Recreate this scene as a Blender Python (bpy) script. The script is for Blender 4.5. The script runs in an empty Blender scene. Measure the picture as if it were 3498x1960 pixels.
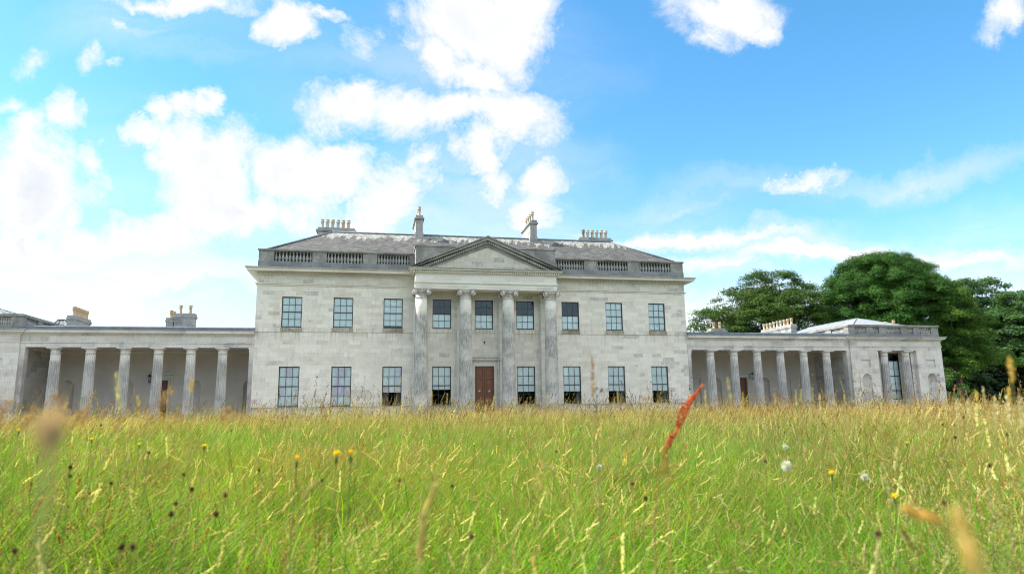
import bpy, math, random
import numpy as np
from mathutils import Vector, Matrix
random.seed(7)
rng = np.random.default_rng(11)
PI = math.pi
sc = bpy.context.scene
COL = sc.collection

# ------------------------------------------------------------------ camera
cam_d = bpy.data.cameras.new('camera'); cam = bpy.data.objects.new('camera', cam_d); COL.objects.link(cam)
CAMLOC = Vector((-8.6565, -53.4426, 0.7021))
yaw, pitch, roll = 0.2022, 0.1777, -0.0136
F = Vector((math.sin(yaw)*math.cos(pitch), math.cos(yaw)*math.cos(pitch), math.sin(pitch)))
R0 = Vector((math.cos(yaw), -math.sin(yaw), 0)); U0 = R0.cross(F)
RR = math.cos(roll)*R0 + math.sin(roll)*U0; UU = -math.sin(roll)*R0 + math.cos(roll)*U0
cam.matrix_world = Matrix(((RR.x, UU.x, -F.x, CAMLOC.x), (RR.y, UU.y, -F.y, CAMLOC.y), (RR.z, UU.z, -F.z, CAMLOC.z), (0, 0, 0, 1)))
cam_d.sensor_width = 36; cam_d.lens = 2341.6*36/3498
cam_d.clip_start = 0.05; cam_d.clip_end = 6000
cam_d.dof.use_dof = True; cam_d.dof.focus_distance = 24; cam_d.dof.aperture_fstop = 2.6
sc.camera = cam

# ------------------------------------------------------------------ light
SUN_EL, SUN_AZ = math.radians(46), math.radians(-74)     # azimuth measured from +Y towards +X: sun to the left, a little behind the front
sd = Vector((math.sin(SUN_AZ)*math.cos(SUN_EL), math.cos(SUN_AZ)*math.cos(SUN_EL), math.sin(SUN_EL)))
sl = bpy.data.lights.new('sun', 'SUN'); sl.energy = 3.4; sl.angle = math.radians(0.5); sl.color = (1, .94, .84)
so = bpy.data.objects.new('sun', sl); COL.objects.link(so); so.rotation_euler = sd.to_track_quat('Z', 'Y').to_euler(); so.location = (-40, 10, 60)
sc.view_settings.view_transform = 'Standard'; sc.view_settings.look = 'None'; sc.view_settings.gamma = 1
sc.view_settings.exposure = 1.75
sc.render.film_transparent = False
sc.cycles.filter_width = 1.0; sc.cycles.max_bounces = 6; sc.cycles.transparent_max_bounces = 8
try: sc.cycles.use_denoising = True
except Exception: pass

# ------------------------------------------------------------------ sky
world = bpy.data.worlds.new('World'); sc.world = world; world.use_nodes = True
class NT:
    def __init__(s, t): s.t = t; s.n = t.nodes; s.l = t.links
    def new(s, typ, **k):
        n = s.n.new(typ)
        for a, b in k.items(): setattr(n, a, b)
        return n
    def set(s, sock, v):
        if v is None: return
        if isinstance(v, bpy.types.NodeSocket): s.l.new(v, sock)
        else: sock.default_value = v
    def math(s, op, a, b=None, c=None, clamp=False):
        n = s.new('ShaderNodeMath', operation=op); n.use_clamp = clamp
        s.set(n.inputs[0], a); s.set(n.inputs[1], b); s.set(n.inputs[2], c); return n.outputs[0]
    def vmath(s, op, a, b=None, sc_=None):
        n = s.new('ShaderNodeVectorMath', operation=op); s.set(n.inputs[0], a); s.set(n.inputs[1], b)
        if sc_ is not None: s.set(n.inputs['Scale'], sc_)
        return n.outputs['Value'] if op in ('DOT_PRODUCT', 'LENGTH', 'DISTANCE') else n.outputs[0]
    def comb(s, x, y, z):
        n = s.new('ShaderNodeCombineXYZ'); s.set(n.inputs[0], x); s.set(n.inputs[1], y); s.set(n.inputs[2], z); return n.outputs[0]
    def sep(s, v):
        n = s.new('ShaderNodeSeparateXYZ'); s.set(n.inputs[0], v); return n.outputs
    def noise(s, v, scale, det=5, rough=.5, dist=0., col=False):
        n = s.new('ShaderNodeTexNoise'); s.set(n.inputs['Vector'], v); n.inputs['Scale'].default_value = scale
        n.inputs['Detail'].default_value = det; n.inputs['Roughness'].default_value = rough; n.inputs['Distortion'].default_value = dist
        return n.outputs['Color' if col else 'Fac']
    def ramp(s, f, lo, hi, a=0., b=1., smooth=True):
        n = s.new('ShaderNodeMapRange'); n.interpolation_type = 'SMOOTHSTEP' if smooth else 'LINEAR'; n.clamp = True
        s.set(n.inputs[0], f); n.inputs[1].default_value = lo; n.inputs[2].default_value = hi
        n.inputs[3].default_value = a; n.inputs[4].default_value = b; return n.outputs[0]
    def mix(s, f, a, b, mode='MIX'):
        n = s.new('ShaderNodeMix', data_type='RGBA', blend_type=mode); s.set(n.inputs[0], f)
        for i, v in ((6, a), (7, b)):
            if isinstance(v, (tuple, list)) and len(v) == 3: v = (*v, 1)
            s.set(n.inputs[i], v)
        return n.outputs[2]

w = NT(world.node_tree); w.n.clear()
out = w.new('ShaderNodeOutputWorld'); bg = w.new('ShaderNodeBackground')
sky = w.new('ShaderNodeTexSky', sky_type='NISHITA'); sky.sun_disc = False
sky.sun_elevation = SUN_EL; sky.sun_rotation = SUN_AZ; sky.altitude = 50; sky.air_density = 1.0; sky.dust_density = 0.35; sky.ozone_density = 2.2
tc = w.new('ShaderNodeTexCoord'); D = w.vmath('NORMALIZE', tc.outputs['Generated'])
dz = w.sep(D)[2]
fw = w.math('MAXIMUM', w.vmath('DOT_PRODUCT', D, tuple(F)), 0.02)
uu = w.math('DIVIDE', w.vmath('DOT_PRODUCT', D, tuple(RR)), fw); vv = w.math('DIVIDE', w.vmath('DOT_PRODUCT', D, tuple(UU)), fw)
UV = w.comb(uu, vv, 0.)                               # a fixed direction chart of the sky where the clouds stand
warp = w.noise(UV, 4.5, 8, .66, col=True)
warp = w.vmath('SCALE', w.vmath('SUBTRACT', warp, (.5, .5, .5)), sc_=.17)
UVw = w.vmath('ADD', UV, warp)
def PX(x, y): return ((x*1.3580-1749)/2341.6, (980-y*1.3580)/2341.6)
S = 1.358/2341.6
def blobs(lst, vec):
    acc = None
    for x, y, rx, ry, amp, rot in lst:
        cx, cy = PX(x, y)
        m = w.new('ShaderNodeMapping', vector_type='TEXTURE'); w.set(m.inputs[0], vec)
        m.inputs['Location'].default_value = (cx, cy, 0); m.inputs['Rotation'].default_value = (0, 0, math.radians(rot)); m.inputs['Scale'].default_value = (rx*S, ry*S, 1)
        l = w.vmath('LENGTH', m.outputs[0]); f = w.ramp(l, 0.0, 1.15, amp, 0., False)
        acc = f if acc is None else w.math('MAXIMUM', acc, f)
    return acc
cum = [(70, 470, 190, 190, 1, -10), (75, 300, 70, 70, .8, 0), (165, 285, 45, 75, .75, 0), (215, 400, 50, 80, .7, 10), (280, 590, 280, 95, 1, -5), (60, 610, 220, 90, 1, 0),
       (570, 440, 190, 150, 1, 0), (710, 430, 190, 115, 1, 0), (860, 425, 110, 68, 1, -10), (640, 530, 240, 90, 1, 0), (500, 400, 120, 110, 1, 0), (340, 350, 80, 40, .7, 0), (385, 305, 50, 55, .7, 0), (410, 385, 70, 65, .85, -40), (525, 272, 45, 42, .75, 40), (455, 285, 70, 36, .7, 0),
       (870, 285, 150, 90, 1, 0), (1010, 290, 200, 95, 1, 0), (1140, 290, 150, 70, 1, 0), (1290, 315, 175, 100, 1, 0), (1200, 375, 90, 75, 1, 0),
       (1150, 45, 170, 140, 1, 0), (1290, 70, 120, 165, .95, 0), (1090, 140, 110, 75, .8, -40), (1200, 195, 120, 60, .8, -20), (720, 65, 90, 72, .95, 0), (800, 48, 80, 26, .6, 0),
       (1000, 505, 110, 95, .95, 20), (1065, 420, 45, 70, .7, -40), (960, 570, 140, 60, .8, 0), (1355, 465, 90, 58, .75, 25), (1240, 450, 70, 60, .7, 40), (1330, 530, 90, 60, .6, 0),
       (1790, 25, 200, 95, .95, 0), (1930, 70, 85, 42, .7, 10), (1760, 100, 110, 50, .55, 0), (2525, 45, 85, 60, .65, 40), (2015, 460, 130, 38, .7, 14),
       (240, 165, 45, 48, .5, 0), (300, 180, 30, 18, .45, 0), (105, 138, 65, 42, .5, 0), (35, 235, 60, 38, .55, 0), (318, 80, 50, 28, .5, 0), (520, 12, 150, 42, .7, 0), (400, 8, 170, 30, .6, 0), (890, 120, 85, 75, .42, 0)]
mask = blobs(cum, UVw)
det = w.noise(w.vmath('ADD', UV, (3., 1., 0)), 7.0, 12, .70, .5)
m1 = w.math('ADD', mask, w.math('MULTIPLY', w.math('SUBTRACT', det, .5), 2.1))
alpha = w.ramp(m1, -.02, .68)
alpha = w.math('MULTIPLY', alpha, w.ramp(mask, 0., .22))
# thin streaks low on the right and veils on the left
st = w.new('ShaderNodeMapping'); w.set(st.inputs[0], UVw); st.inputs['Rotation'].default_value = (0, 0, math.radians(-6)); st.inputs['Scale'].default_value = (1.2, 9, 1)
stn = w.noise(st.outputs[0], 1.6, 7, .6, .3)
veil = blobs([(1780, 598, 480, 40, 1.3, 2), (1950, 655, 640, 46, 1.5, 5), (1780, 695, 400, 50, 1.1, -3), (2420, 640, 400, 40, 1., 6), (2350, 600, 500, 90, .5, 5), (1700, 520, 380, 80, .45, 10), (250, 560, 560, 300, .3, 0), (1000, 620, 700, 150, .7, 0), (1250, 480, 360, 160, .5, 0),
              (2400, 700, 600, 90, .6, 0), (1500, 800, 1500, 200, .9, 0), (2250, 460, 500, 45, .45, 10), (1100, 180, 480, 200, .3, 0), (480, 60, 380, 110, .5, 0), (200, 740, 900, 220, 1, 0), (150, 650, 260, 60, 1, 0)], UVw)
va = w.math('MULTIPLY', veil, w.ramp(stn, .33, .60, .2, 1.))
front = w.ramp(w.vmath('DOT_PRODUCT', D, tuple(F)), .25, .5)
# clouds over the rest of the sky (behind the viewer)
pv = w.vmath('SCALE', D, sc_=w.math('DIVIDE', 1., w.math('ADD', w.math('MAXIMUM', dz, 0.), .18)))
bn = w.math('MULTIPLY', w.ramp(w.noise(pv, 1.1, 7, .58, .3), .40, .58), w.ramp(dz, .14, .40, .22, 1.))
a2 = w.math('MAXIMUM', alpha, w.math('MULTIPLY', va, 1.25), clamp=True)
al = w.math('ADD', w.math('MULTIPLY', a2, front), w.math('MULTIPLY', bn, w.math('SUBTRACT', 1., front)), clamp=True)
al = w.math('MULTIPLY', al, w.ramp(dz, -.02, .02))
# inner shading of the clouds
shd = w.ramp(w.noise(w.vmath('ADD', UVw, (1.3, 4., 0)), 6., 8, .62), .38, .66, .0, 1.)
edge = w.ramp(m1, .5, 1.1)
dark = w.math('MULTIPLY', w.math('MULTIPLY', shd, edge), w.ramp(dz, .45, .05, .30, .75))
cc = w.mix(front, (8.6, 8.5, 8.35), w.mix(dark, (3.1, 3.12, 3.16), (2.0, 2.25, 2.65)))
hs = w.new('ShaderNodeHueSaturation'); hs.inputs['Hue'].default_value = .488; hs.inputs['Saturation'].default_value = 1.27; hs.inputs['Value'].default_value = .86; w.set(hs.inputs['Color'], sky.outputs[0])
fin = w.mix(al, hs.outputs[0], cc)
w.set(bg.inputs[0], fin); bg.inputs[1].default_value = 0.10
w.l.new(bg.outputs[0], out.inputs[0])
world.cycles.sampling_method = 'MANUAL'; world.cycles.sample_map_resolution = 512

# ------------------------------------------------------------------ materials
MATS = {}
def newmat(name):
    m = bpy.data.materials.new(name); m.use_nodes = True; t = NT(m.node_tree); t.n.clear()
    o = t.new('ShaderNodeOutputMaterial'); b = t.new('ShaderNodeBsdfPrincipled'); t.l.new(b.outputs[0], o.inputs[0])
    MATS[name] = m; return m, t, b, o
def wpos(t):
    return t.new('ShaderNodeNewGeometry').outputs['Position']
def bump(t, b, h, dist, strength=.5):
    n = t.new('ShaderNodeBump'); n.inputs['Distance'].default_value = dist; n.inputs['Strength'].default_value = strength
    t.set(n.inputs['Height'], h); t.l.new(n.outputs[0], b.inputs['Normal'])
def stone(name, ca, cb, grey, bw=.95, bh=.335, dirt=.5, streak=.3, blocks=True, greyp=.09, seed=0., rough=.85, topdirt=None, mott=.25, bias=None):
    m, t, b, o = newmat(name); P = wpos(t); x, y, z = t.sep(P)
    c = t.mix(t.ramp(t.noise(P, .9, 6, .6), .35, .65), ca, cb)
    if blocks:
        v = t.comb(t.math('ADD', x, y), t.math('ADD', z, .12+seed*.01), 0.)
        def br(c1, c2, mo, ms):
            n = t.new('ShaderNodeTexBrick'); t.set(n.inputs['Vector'], v); n.inputs['Color1'].default_value = (*c1, 1); n.inputs['Color2'].default_value = (*c2, 1)
            n.inputs['Mortar'].default_value = (*mo, 1); n.inputs['Scale'].default_value = 1; n.inputs['Mortar Size'].default_value = ms; n.inputs['Mortar Smooth'].default_value = .4
            n.inputs['Brick Width'].default_value = bw; n.inputs['Row Height'].default_value = bh; n.offset = .43; n.squash = 1.25; n.squash_frequency = 3
            return n
        n = br((0, 0, 0), (1, 1, 1), (.5, .5, .5), .004)
        rnd = n.outputs['Color']
        g = t.new('ShaderNodeSeparateColor'); t.set(g.inputs[0], rnd); rv = g.outputs[0]
        c = t.mix(t.ramp(rv, .0, 1., 0., .9, False), c, cb)
        tone = t.ramp(rv, 0., 1., .91, 1.06, False)
        c = t.mix(1., c, t.comb(tone, tone, tone), 'MULTIPLY')
        pn = t.noise(P, .28, 4, .6)
        if bias: pn = t.math('ADD', pn, t.math('MULTIPLY', t.ramp(t.math('ABSOLUTE', x), bias[0], bias[1]), bias[2]))
        gb = t.math('LESS_THAN', t.math('SUBTRACT', rv, t.math('MULTIPLY', t.math('SUBTRACT', pn, .5), .9)), greyp)
        gb = t.math('MULTIPLY', gb, t.ramp(t.noise(P, 2.2, 6, .75), .36, .62, .1, .7))
        c = t.mix(gb, c, grey)
        c = t.mix(t.math('MULTIPLY', n.outputs['Fac'], .35), c, tuple(k*.55 for k in ca))
    if dirt:
        d = t.ramp(t.noise(t.vmath('MULTIPLY', P, (1., 1., .8)), 1.7, 8, .68, .3), .5, .72)
        c = t.mix(t.math('MULTIPLY', d, dirt), c, grey)
    if streak:
        s_ = t.ramp(t.noise(t.vmath('MULTIPLY', P, (9., 9., .9)), 1., 6, .65), .5, .68)
        s_ = t.math('MULTIPLY', s_, t.ramp(t.noise(P, .5, 3, .5), .38, .62))
        c = t.mix(t.math('MULTIPLY', s_, streak), c, tuple(k*.75 for k in grey))
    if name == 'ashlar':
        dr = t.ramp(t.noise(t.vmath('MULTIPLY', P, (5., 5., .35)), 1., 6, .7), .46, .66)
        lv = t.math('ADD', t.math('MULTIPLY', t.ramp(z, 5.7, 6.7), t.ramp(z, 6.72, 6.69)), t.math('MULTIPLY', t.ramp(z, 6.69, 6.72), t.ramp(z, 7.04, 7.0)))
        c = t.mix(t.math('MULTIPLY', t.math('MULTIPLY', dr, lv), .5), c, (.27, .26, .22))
    f = t.noise(P, 14., 6, .7)
    k = t.ramp(f, .25, .75, 1-mott, 1+mott*.4, False); c = t.mix(1., c, t.comb(k, k, k), 'MULTIPLY')
    if topdirt:
        nz = t.sep(t.new('ShaderNodeNewGeometry').outputs['Normal'])[2]
        c = t.mix(t.math('MULTIPLY', t.ramp(nz, .3, .8), .8), c, topdirt)
    t.set(b.inputs['Base Color'], c); b.inputs['Roughness'].default_value = rough
    bump(t, b, t.noise(P, 30., 5, .6), .01, .35)
    return m
WALL = ((.60, .555, .455), (.66, .63, .555), (.33, .33, .325))
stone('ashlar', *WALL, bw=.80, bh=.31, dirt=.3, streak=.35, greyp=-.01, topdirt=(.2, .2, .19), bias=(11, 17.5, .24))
stone('trim_stone', (.57, .535, .445), (.64, .615, .54), (.28, .29, .29), bw=1.7, bh=2., dirt=.3, streak=.35, greyp=.02, topdirt=(.13, .13, .13))
stone('portico_stone', (.585, .56, .485), (.645, .63, .57), (.36, .36, .35), bw=1.1, bh=.335, dirt=.12, streak=.1, greyp=-.1, mott=.12)
stone('wing_stone', (.51, .475, .415), (.58, .555, .51), (.29, .29, .30), bw=.95, bh=.40, dirt=.45, streak=.35, greyp=.08, topdirt=(.2, .2, .2))
stone('loggia_plaster', (.60, .54, .47), (.66, .60, .53), (.46, .43, .39), blocks=False, dirt=.25, streak=.05, mott=.08)
stone('weathered', (.27, .265, .25), (.40, .39, .36), (.16, .165, .16), blocks=False, dirt=.75, streak=.6, mott=.5, topdirt=(.12, .12, .11))
stone('lichen_stone', (.21, .205, .19), (.34, .33, .30), (.12, .125, .125), blocks=False, dirt=.8, streak=.4, mott=.6)
stone('slate_plinth', (.16, .175, .18), (.25, .26, .26), (.11, .12, .13), blocks=False, dirt=.6, streak=.3, mott=.45)
stone('chimney_stone', (.24, .24, .235), (.33, .33, .315), (.14, .15, .155), bw=.6, bh=.5, dirt=.8, streak=.5, greyp=.2, mott=.4)
stone('tympanum_stone', (.50, .465, .37), (.56, .535, .46), (.25, .27, .28), bw=.8, bh=.36, dirt=.3, streak=.3, greyp=.16)
stone('wet_sill', (.30, .26, .19), (.44, .41, .34), (.12, .11, .07), blocks=False, dirt=.9, streak=.9, mott=.5)
def column_mat(name, base, dark, z0, z1, amt):
    m, t, b, o = newmat(name); P = wpos(t); x, y, z = t.sep(P)
    c = t.mix(t.ramp(t.noise(P, 1.2, 5, .6), .35, .65), base, tuple(k*1.12 for k in base))
    zn = t.math('ADD', z, t.math('MULTIPLY', t.math('SUBTRACT', t.noise(P, 1.1, 4, .6), .5), 2.4))
    band = t.math('MULTIPLY', t.ramp(zn, z1, z1-.8), t.ramp(zn, z0, z0+1.4, .12, 1.))
    s_ = t.ramp(t.noise(t.vmath('MULTIPLY', P, (16., 16., 2.)), 1., 8, .74, .3), .32, .62, .40, 1.)
    s2 = t.ramp(t.noise(P, .9, 4, .6), .35, .62, .50, 1.)
    c = t.mix(t.math('MULTIPLY', t.math('MULTIPLY', band, t.math('MULTIPLY', s_, s2)), amt), c, dark)
    f = t.noise(P, 22., 6, .7); k = t.ramp(f, .25, .75, .78, 1.1, False); c = t.mix(1., c, t.comb(k, k, k), 'MULTIPLY')
    t.set(b.inputs['Base Color'], c); b.inputs['Roughness'].default_value = .9
    bump(t, b, t.noise(P, 40., 5, .65), .012, .5)
column_mat('portico_column', (.57, .55, .485), (.15, .158, .16), .8, 8.5, .9)
column_mat('wing_column', (.52, .495, .45), (.17, .175, .18), .2, 4.9, .82)
stone('capital_stone', (.42, .40, .36), (.54, .51, .46), (.22, .22, .21), blocks=False, dirt=.7, streak=.2, mott=.35)
def plain(name, col, rough=.6, metal=0., var=.15, scale=6., spec=None):
    m, t, b, o = newmat(name); P = wpos(t); k = t.ramp(t.noise(P, scale, 5, .6), .25, .75, 1-var, 1+var, False)
    t.set(b.inputs['Base Color'], t.mix(1., col, t.comb(k, k, k), 'MULTIPLY')); b.inputs['Roughness'].default_value = rough; b.inputs['Metallic'].default_value = metal
    if spec is not None: b.inputs['Specular IOR Level'].default_value = spec
    return m
plain('sash_paint', (.028, .026, .026), .5)
plain('iron', (.02, .02, .02), .5, .4)
plain('brass', (.55, .42, .2), .35, .9)
plain('blind_cloth', (.88, .90, .89), .9, var=.06, scale=2)
plain('curtain_cloth', (.16, .15, .14), .9)
plain('room_shade', (.035, .033, .032), .9)  # near-black base colour stands in for the shade inside the rooms
plain('lead', (.13, .155, .18), .85, .0, var=.35, scale=3)
plain('pale_lead', (.21, .225, .24), .8, .0, var=.35, scale=2.5)
plain('gravel', (.20, .185, .16), .95, var=.3, scale=30)
plain('yellow_clay', (.38, .28, .17), .85, var=.3, scale=9)
plain('grey_clay', (.38, .33, .27), .85, var=.35, scale=9)
plain('dark_clay', (.17, .12, .09), .85, var=.35, scale=9)
# slates
m, t, b, o = newmat('slate_roof'); P = wpos(t); x, y, z = t.sep(P)
n = t.new('ShaderNodeTexBrick'); t.set(n.inputs['Vector'], t.comb(t.math('ADD', x, t.math('MULTIPLY', y, .4)), t.math('MULTIPLY', z, 1.), 0.))
for nm, c_ in (('Color1', (.052, .049, .045, 1)), ('Color2', (.12, .116, .108, 1)), ('Mortar', (.03, .03, .03, 1))): n.inputs[nm].default_value = c_
n.inputs['Scale'].default_value = 1; n.inputs['Brick Width'].default_value = .3; n.inputs['Row Height'].default_value = .095; n.inputs['Mortar Size'].default_value = .012; n.offset = .5
hz = t.ramp(z, 14.2, 15.45, -.16, .22, False)
wv = t.vmath('MULTIPLY', t.comb(t.math('ADD', x, t.math('MULTIPLY', z, -.5)), y, z), (2.2, .2, .30))
l = t.ramp(t.math('ADD', t.noise(wv, 1.1, 7, .66, .4), hz), .52, .60)
l2 = t.ramp(t.noise(P, 5., 6, .7), .35, .62, .25, 1.)
c = t.mix(t.math('MULTIPLY', t.math('MULTIPLY', l, l2), .8), n.outputs['Color'], (.34, .35, .31))
k = t.ramp(t.noise(P, 1.6, 7, .7), .3, .7, .6, 1.4, False); c = t.mix(1., c, t.comb(k, k, k), 'MULTIPLY')
t.set(b.inputs['Base Color'], c); b.inputs['Roughness'].default_value = .75
bump(t, b, n.outputs['Fac'], -.02, .6)
# wood
m, t, b, o = newmat('door_wood'); P = wpos(t)
k = t.ramp(t.noise(t.vmath('MULTIPLY', P, (14., 14., 1.)), 2., 6, .6), .3, .7, .6, 1.35, False)
t.set(b.inputs['Base Color'], t.mix(1., (.175, .062, .026), t.comb(k, k, k), 'MULTIPLY')); b.inputs['Roughness'].default_value = .38
# window glass: clear old panes, each slightly different in tilt and tint
m, t, b, o = newmat('old_glass'); t.n.remove(b)
P = wpos(t); x, y, z = t.sep(P)
wn = t.new('ShaderNodeTexWhiteNoise'); wn.noise_dimensions = '3D'
t.set(wn.inputs['Vector'], t.vmath('FLOOR', t.comb(t.math('MULTIPLY', x, 2.2), 0., t.math('MULTIPLY', z, 1.5))))
g = t.new('ShaderNodeSeparateColor'); t.set(g.inputs[0], wn.outputs['Color'])
low = t.math('MULTIPLY', t.ramp(z, 4.3, 4.1), t.ramp(x, -5., -8.))
tint = t.mix(t.math('MULTIPLY', t.ramp(g.outputs[0], .60, .70), t.math('ADD', t.math('MULTIPLY', low, .8), .12)), (.91, .99, 1.), (.86, .84, .94))
tr = t.new('ShaderNodeBsdfTransparent'); t.set(tr.inputs[0], tint)
gl = t.new('ShaderNodeBsdfGlossy'); gl.inputs['Roughness'].default_value = .02; gl.inputs['Color'].default_value = (1, 1, 1, 1)
nn = t.new('ShaderNodeNewGeometry').outputs['Normal']
nn2 = t.vmath('NORMALIZE', t.vmath('ADD', nn, t.vmath('SCALE', t.vmath('SUBTRACT', wn.outputs['Color'], (.5, .5, .5)), sc_=.035)))
nb = t.new('ShaderNodeBump'); nb.inputs['Distance'].default_value = .008; nb.inputs['Strength'].default_value = .4; t.set(nb.inputs['Height'], t.noise(P, 3.2, 2, .5)); t.set(nb.inputs['Normal'], nn2)
t.l.new(nb.outputs[0], gl.inputs['Normal'])
fr = t.new('ShaderNodeFresnel'); fr.inputs['IOR'].default_value = 1.5
mx = t.new('ShaderNodeMixShader'); t.set(mx.inputs[0], t.math('ADD', t.math('MULTIPLY', fr.outputs[0], 1.25), .0, clamp=True)); t.l.new(tr.outputs[0], mx.inputs[1]); t.l.new(gl.outputs[0], mx.inputs[2]); t.l.new(mx.outputs[0], o.inputs[0])
# foliage / grass: colour comes from a per-leaf colour attribute
def leafmat(name, trans=.3, gain=1., inst=False, tcol=(1.15, 1.25, .55), rough=.65, spec=.15):
    m, t, b, o = newmat(name)
    a = t.new('ShaderNodeAttribute', attribute_name='col'); c = a.outputs['Color']
    if inst:
        a2 = t.new('ShaderNodeAttribute', attribute_name='tint', attribute_type='INSTANCER'); c = t.mix(1., c, a2.outputs['Color'], 'MULTIPLY')
    c = t.mix(1., c, (gain, gain, gain), 'MULTIPLY')
    t.set(b.inputs['Base Color'], c); b.inputs['Roughness'].default_value = rough; b.inputs['Specular IOR Level'].default_value = spec
    tl = t.new('ShaderNodeBsdfTranslucent'); t.set(tl.inputs[0], t.mix(1., c, tcol, 'MULTIPLY'))
    mx = t.new('ShaderNodeMixShader'); mx.inputs[0].default_value = trans; t.l.new(b.outputs[0], mx.inputs[1]); t.l.new(tl.outputs[0], mx.inputs[2]); t.l.new(mx.outputs[0], o.inputs[0])
    return m
leafmat('leaf', .22); leafmat('grass_blade', .48, inst=True); leafmat('plant', .3)
plain('bark', (.09, .075, .055), .95, var=.4, scale=8)
m, t, b, o = newmat('meadow_soil'); P = wpos(t)
c = t.mix(t.ramp(t.noise(P, 1.3, 7, .65), .35, .65), (.05, .075, .02), (.10, .095, .04)); t.set(b.inputs['Base Color'], c); b.inputs['Roughness'].default_value = 1
m, t, b, o = newmat('lawn'); P = wpos(t)
c = t.mix(t.ramp(t.noise(P, .9, 8, .7), .35, .65), (.06, .10, .025), (.12, .13, .05)); t.set(b.inputs['Base Color'], c); b.inputs['Roughness'].default_value = 1

# ------------------------------------------------------------------ mesh helpers
class MB:
    def __init__(s): s.v = []; s.f = []; s.sm = []
    def add(s, vs, fs, smooth=False):
        o_ = len(s.v); s.v += [tuple(p) for p in vs]; s.f += [[i+o_ for i in f] for f in fs]; s.sm += [smooth]*len(fs); return s
    def box(s, x0, x1, y0, y1, z0, z1):
        if x0 > x1: x0, x1 = x1, x0
        vs = [(x, y, z) for z in (z0, z1) for y in (y0, y1) for x in (x0, x1)]
        return s.add(vs, [(0, 2, 3, 1), (4, 5, 7, 6), (0, 1, 5, 4), (2, 6, 7, 3), (0, 4, 6, 2), (1, 3, 7, 5)])
    def prism(s, prof, a0, a1, axis='x', smooth=False):
        # profile of 2-D points swept along an axis: x -> (y,z) profile; y -> (x,z)
        n = len(prof)
        g = (lambda a, p: (a, p[0], p[1])) if axis == 'x' else ((lambda a, p: (p[0], a, p[1])) if axis == 'y' else (lambda a, p: (p[0], p[1], a)))
        vs = [g(a0, p) for p in prof] + [g(a1, p) for p in prof]
        fs = [(i, (i+1) % n, n+(i+1) % n, n+i) for i in range(n)] + [tuple(range(n))[::-1], tuple(range(n, 2*n))]
        return s.add(vs, fs, smooth)
    def lathe(s, prof, c=(0, 0), seg=20, smooth=True, rfn=None):
        vs = []; fs = []
        for r, z in prof:
            for k in range(seg):
                a = 2*PI*k/seg; q = r*(rfn(a, z) if rfn else 1); vs.append((c[0]+q*math.cos(a), c[1]+q*math.sin(a), z))
        for i in range(len(prof)-1):
            for k in range(seg):
                k2 = (k+1) % seg; fs.append((i*seg+k, i*seg+k2, (i+1)*seg+k2, (i+1)*seg+k))
        s.add(vs, fs, smooth)
        n = len(prof)-1; o_ = len(s.v)-len(vs)
        s.f += [[o_+k for k in range(seg)][::-1], [o_+n*seg+k for k in range(seg)]]; s.sm += [False, False]
        return s
    def tube(s, pts, rad, seg=6, smooth=True):
        pts = [Vector(p) for p in pts]; rad = rad if isinstance(rad, (list, tuple)) else [rad]*len(pts); vs = []; fs = []
        for i, p in enumerate(pts):
            d = (pts[min(i+1, len(pts)-1)]-pts[max(i-1, 0)]).normalized()
            up = Vector((0, 0, 1)) if abs(d.z) < .9 else Vector((1, 0, 0)); a = d.cross(up).normalized(); b_ = d.cross(a)
            for k in range(seg):
                an = 2*PI*k/seg; vs.append(p+(a*math.cos(an)+b_*math.sin(an))*rad[i])
        for i in range(len(pts)-1):
            for k in range(seg):
                k2 = (k+1) % seg; fs.append((i*seg+k, i*seg+k2, (i+1)*seg+k2, (i+1)*seg+k))
        fs.append(tuple(range(seg))[::-1]); fs.append(tuple(range((len(pts)-1)*seg, len(pts)*seg)))
        return s.add(vs, fs, smooth)
    def quad(s, a, b, c, d): return s.add([a, b, c, d], [(0, 1, 2, 3)])
    def xf(s, M): s.v = [tuple(M @ Vector(p)) for p in s.v]; return s
    def mirror(s):
        s.v = [(-x, y, z) for x, y, z in s.v]; s.f = [f[::-1] for f in s.f]; return s
    def mesh(s, name, mat):
        me = bpy.data.meshes.new(name); me.from_pydata(s.v, [], s.f); me.materials.append(MATS[mat])
        me.polygons.foreach_set('use_smooth', s.sm); me.update(); return me
    def build(s, name, mat, parent=None, loc=None):
        o_ = bpy.data.objects.new(name, s.mesh(name, mat)); COL.objects.link(o_)
        if parent is not None:
            o_.parent = parent; o_.location = loc if loc else (0, 0, 0)
        elif loc: o_.location = loc
        return o_
def empty(name, loc=(0, 0, 0)):
    o_ = bpy.data.objects.new(name, None); COL.objects.link(o_); o_.location = loc; o_.empty_display_size = .3; return o_
def tag(o_, label=None, cat=None, group=None, kind=None):
    for k, v in (('label', label), ('category', cat), ('group', group), ('kind', kind)):
        if v: o_[k] = v
    return o_
def link_copy(o_, parent, name=None):
    c = o_.copy(); COL.objects.link(c); c.parent = parent; return c
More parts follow.
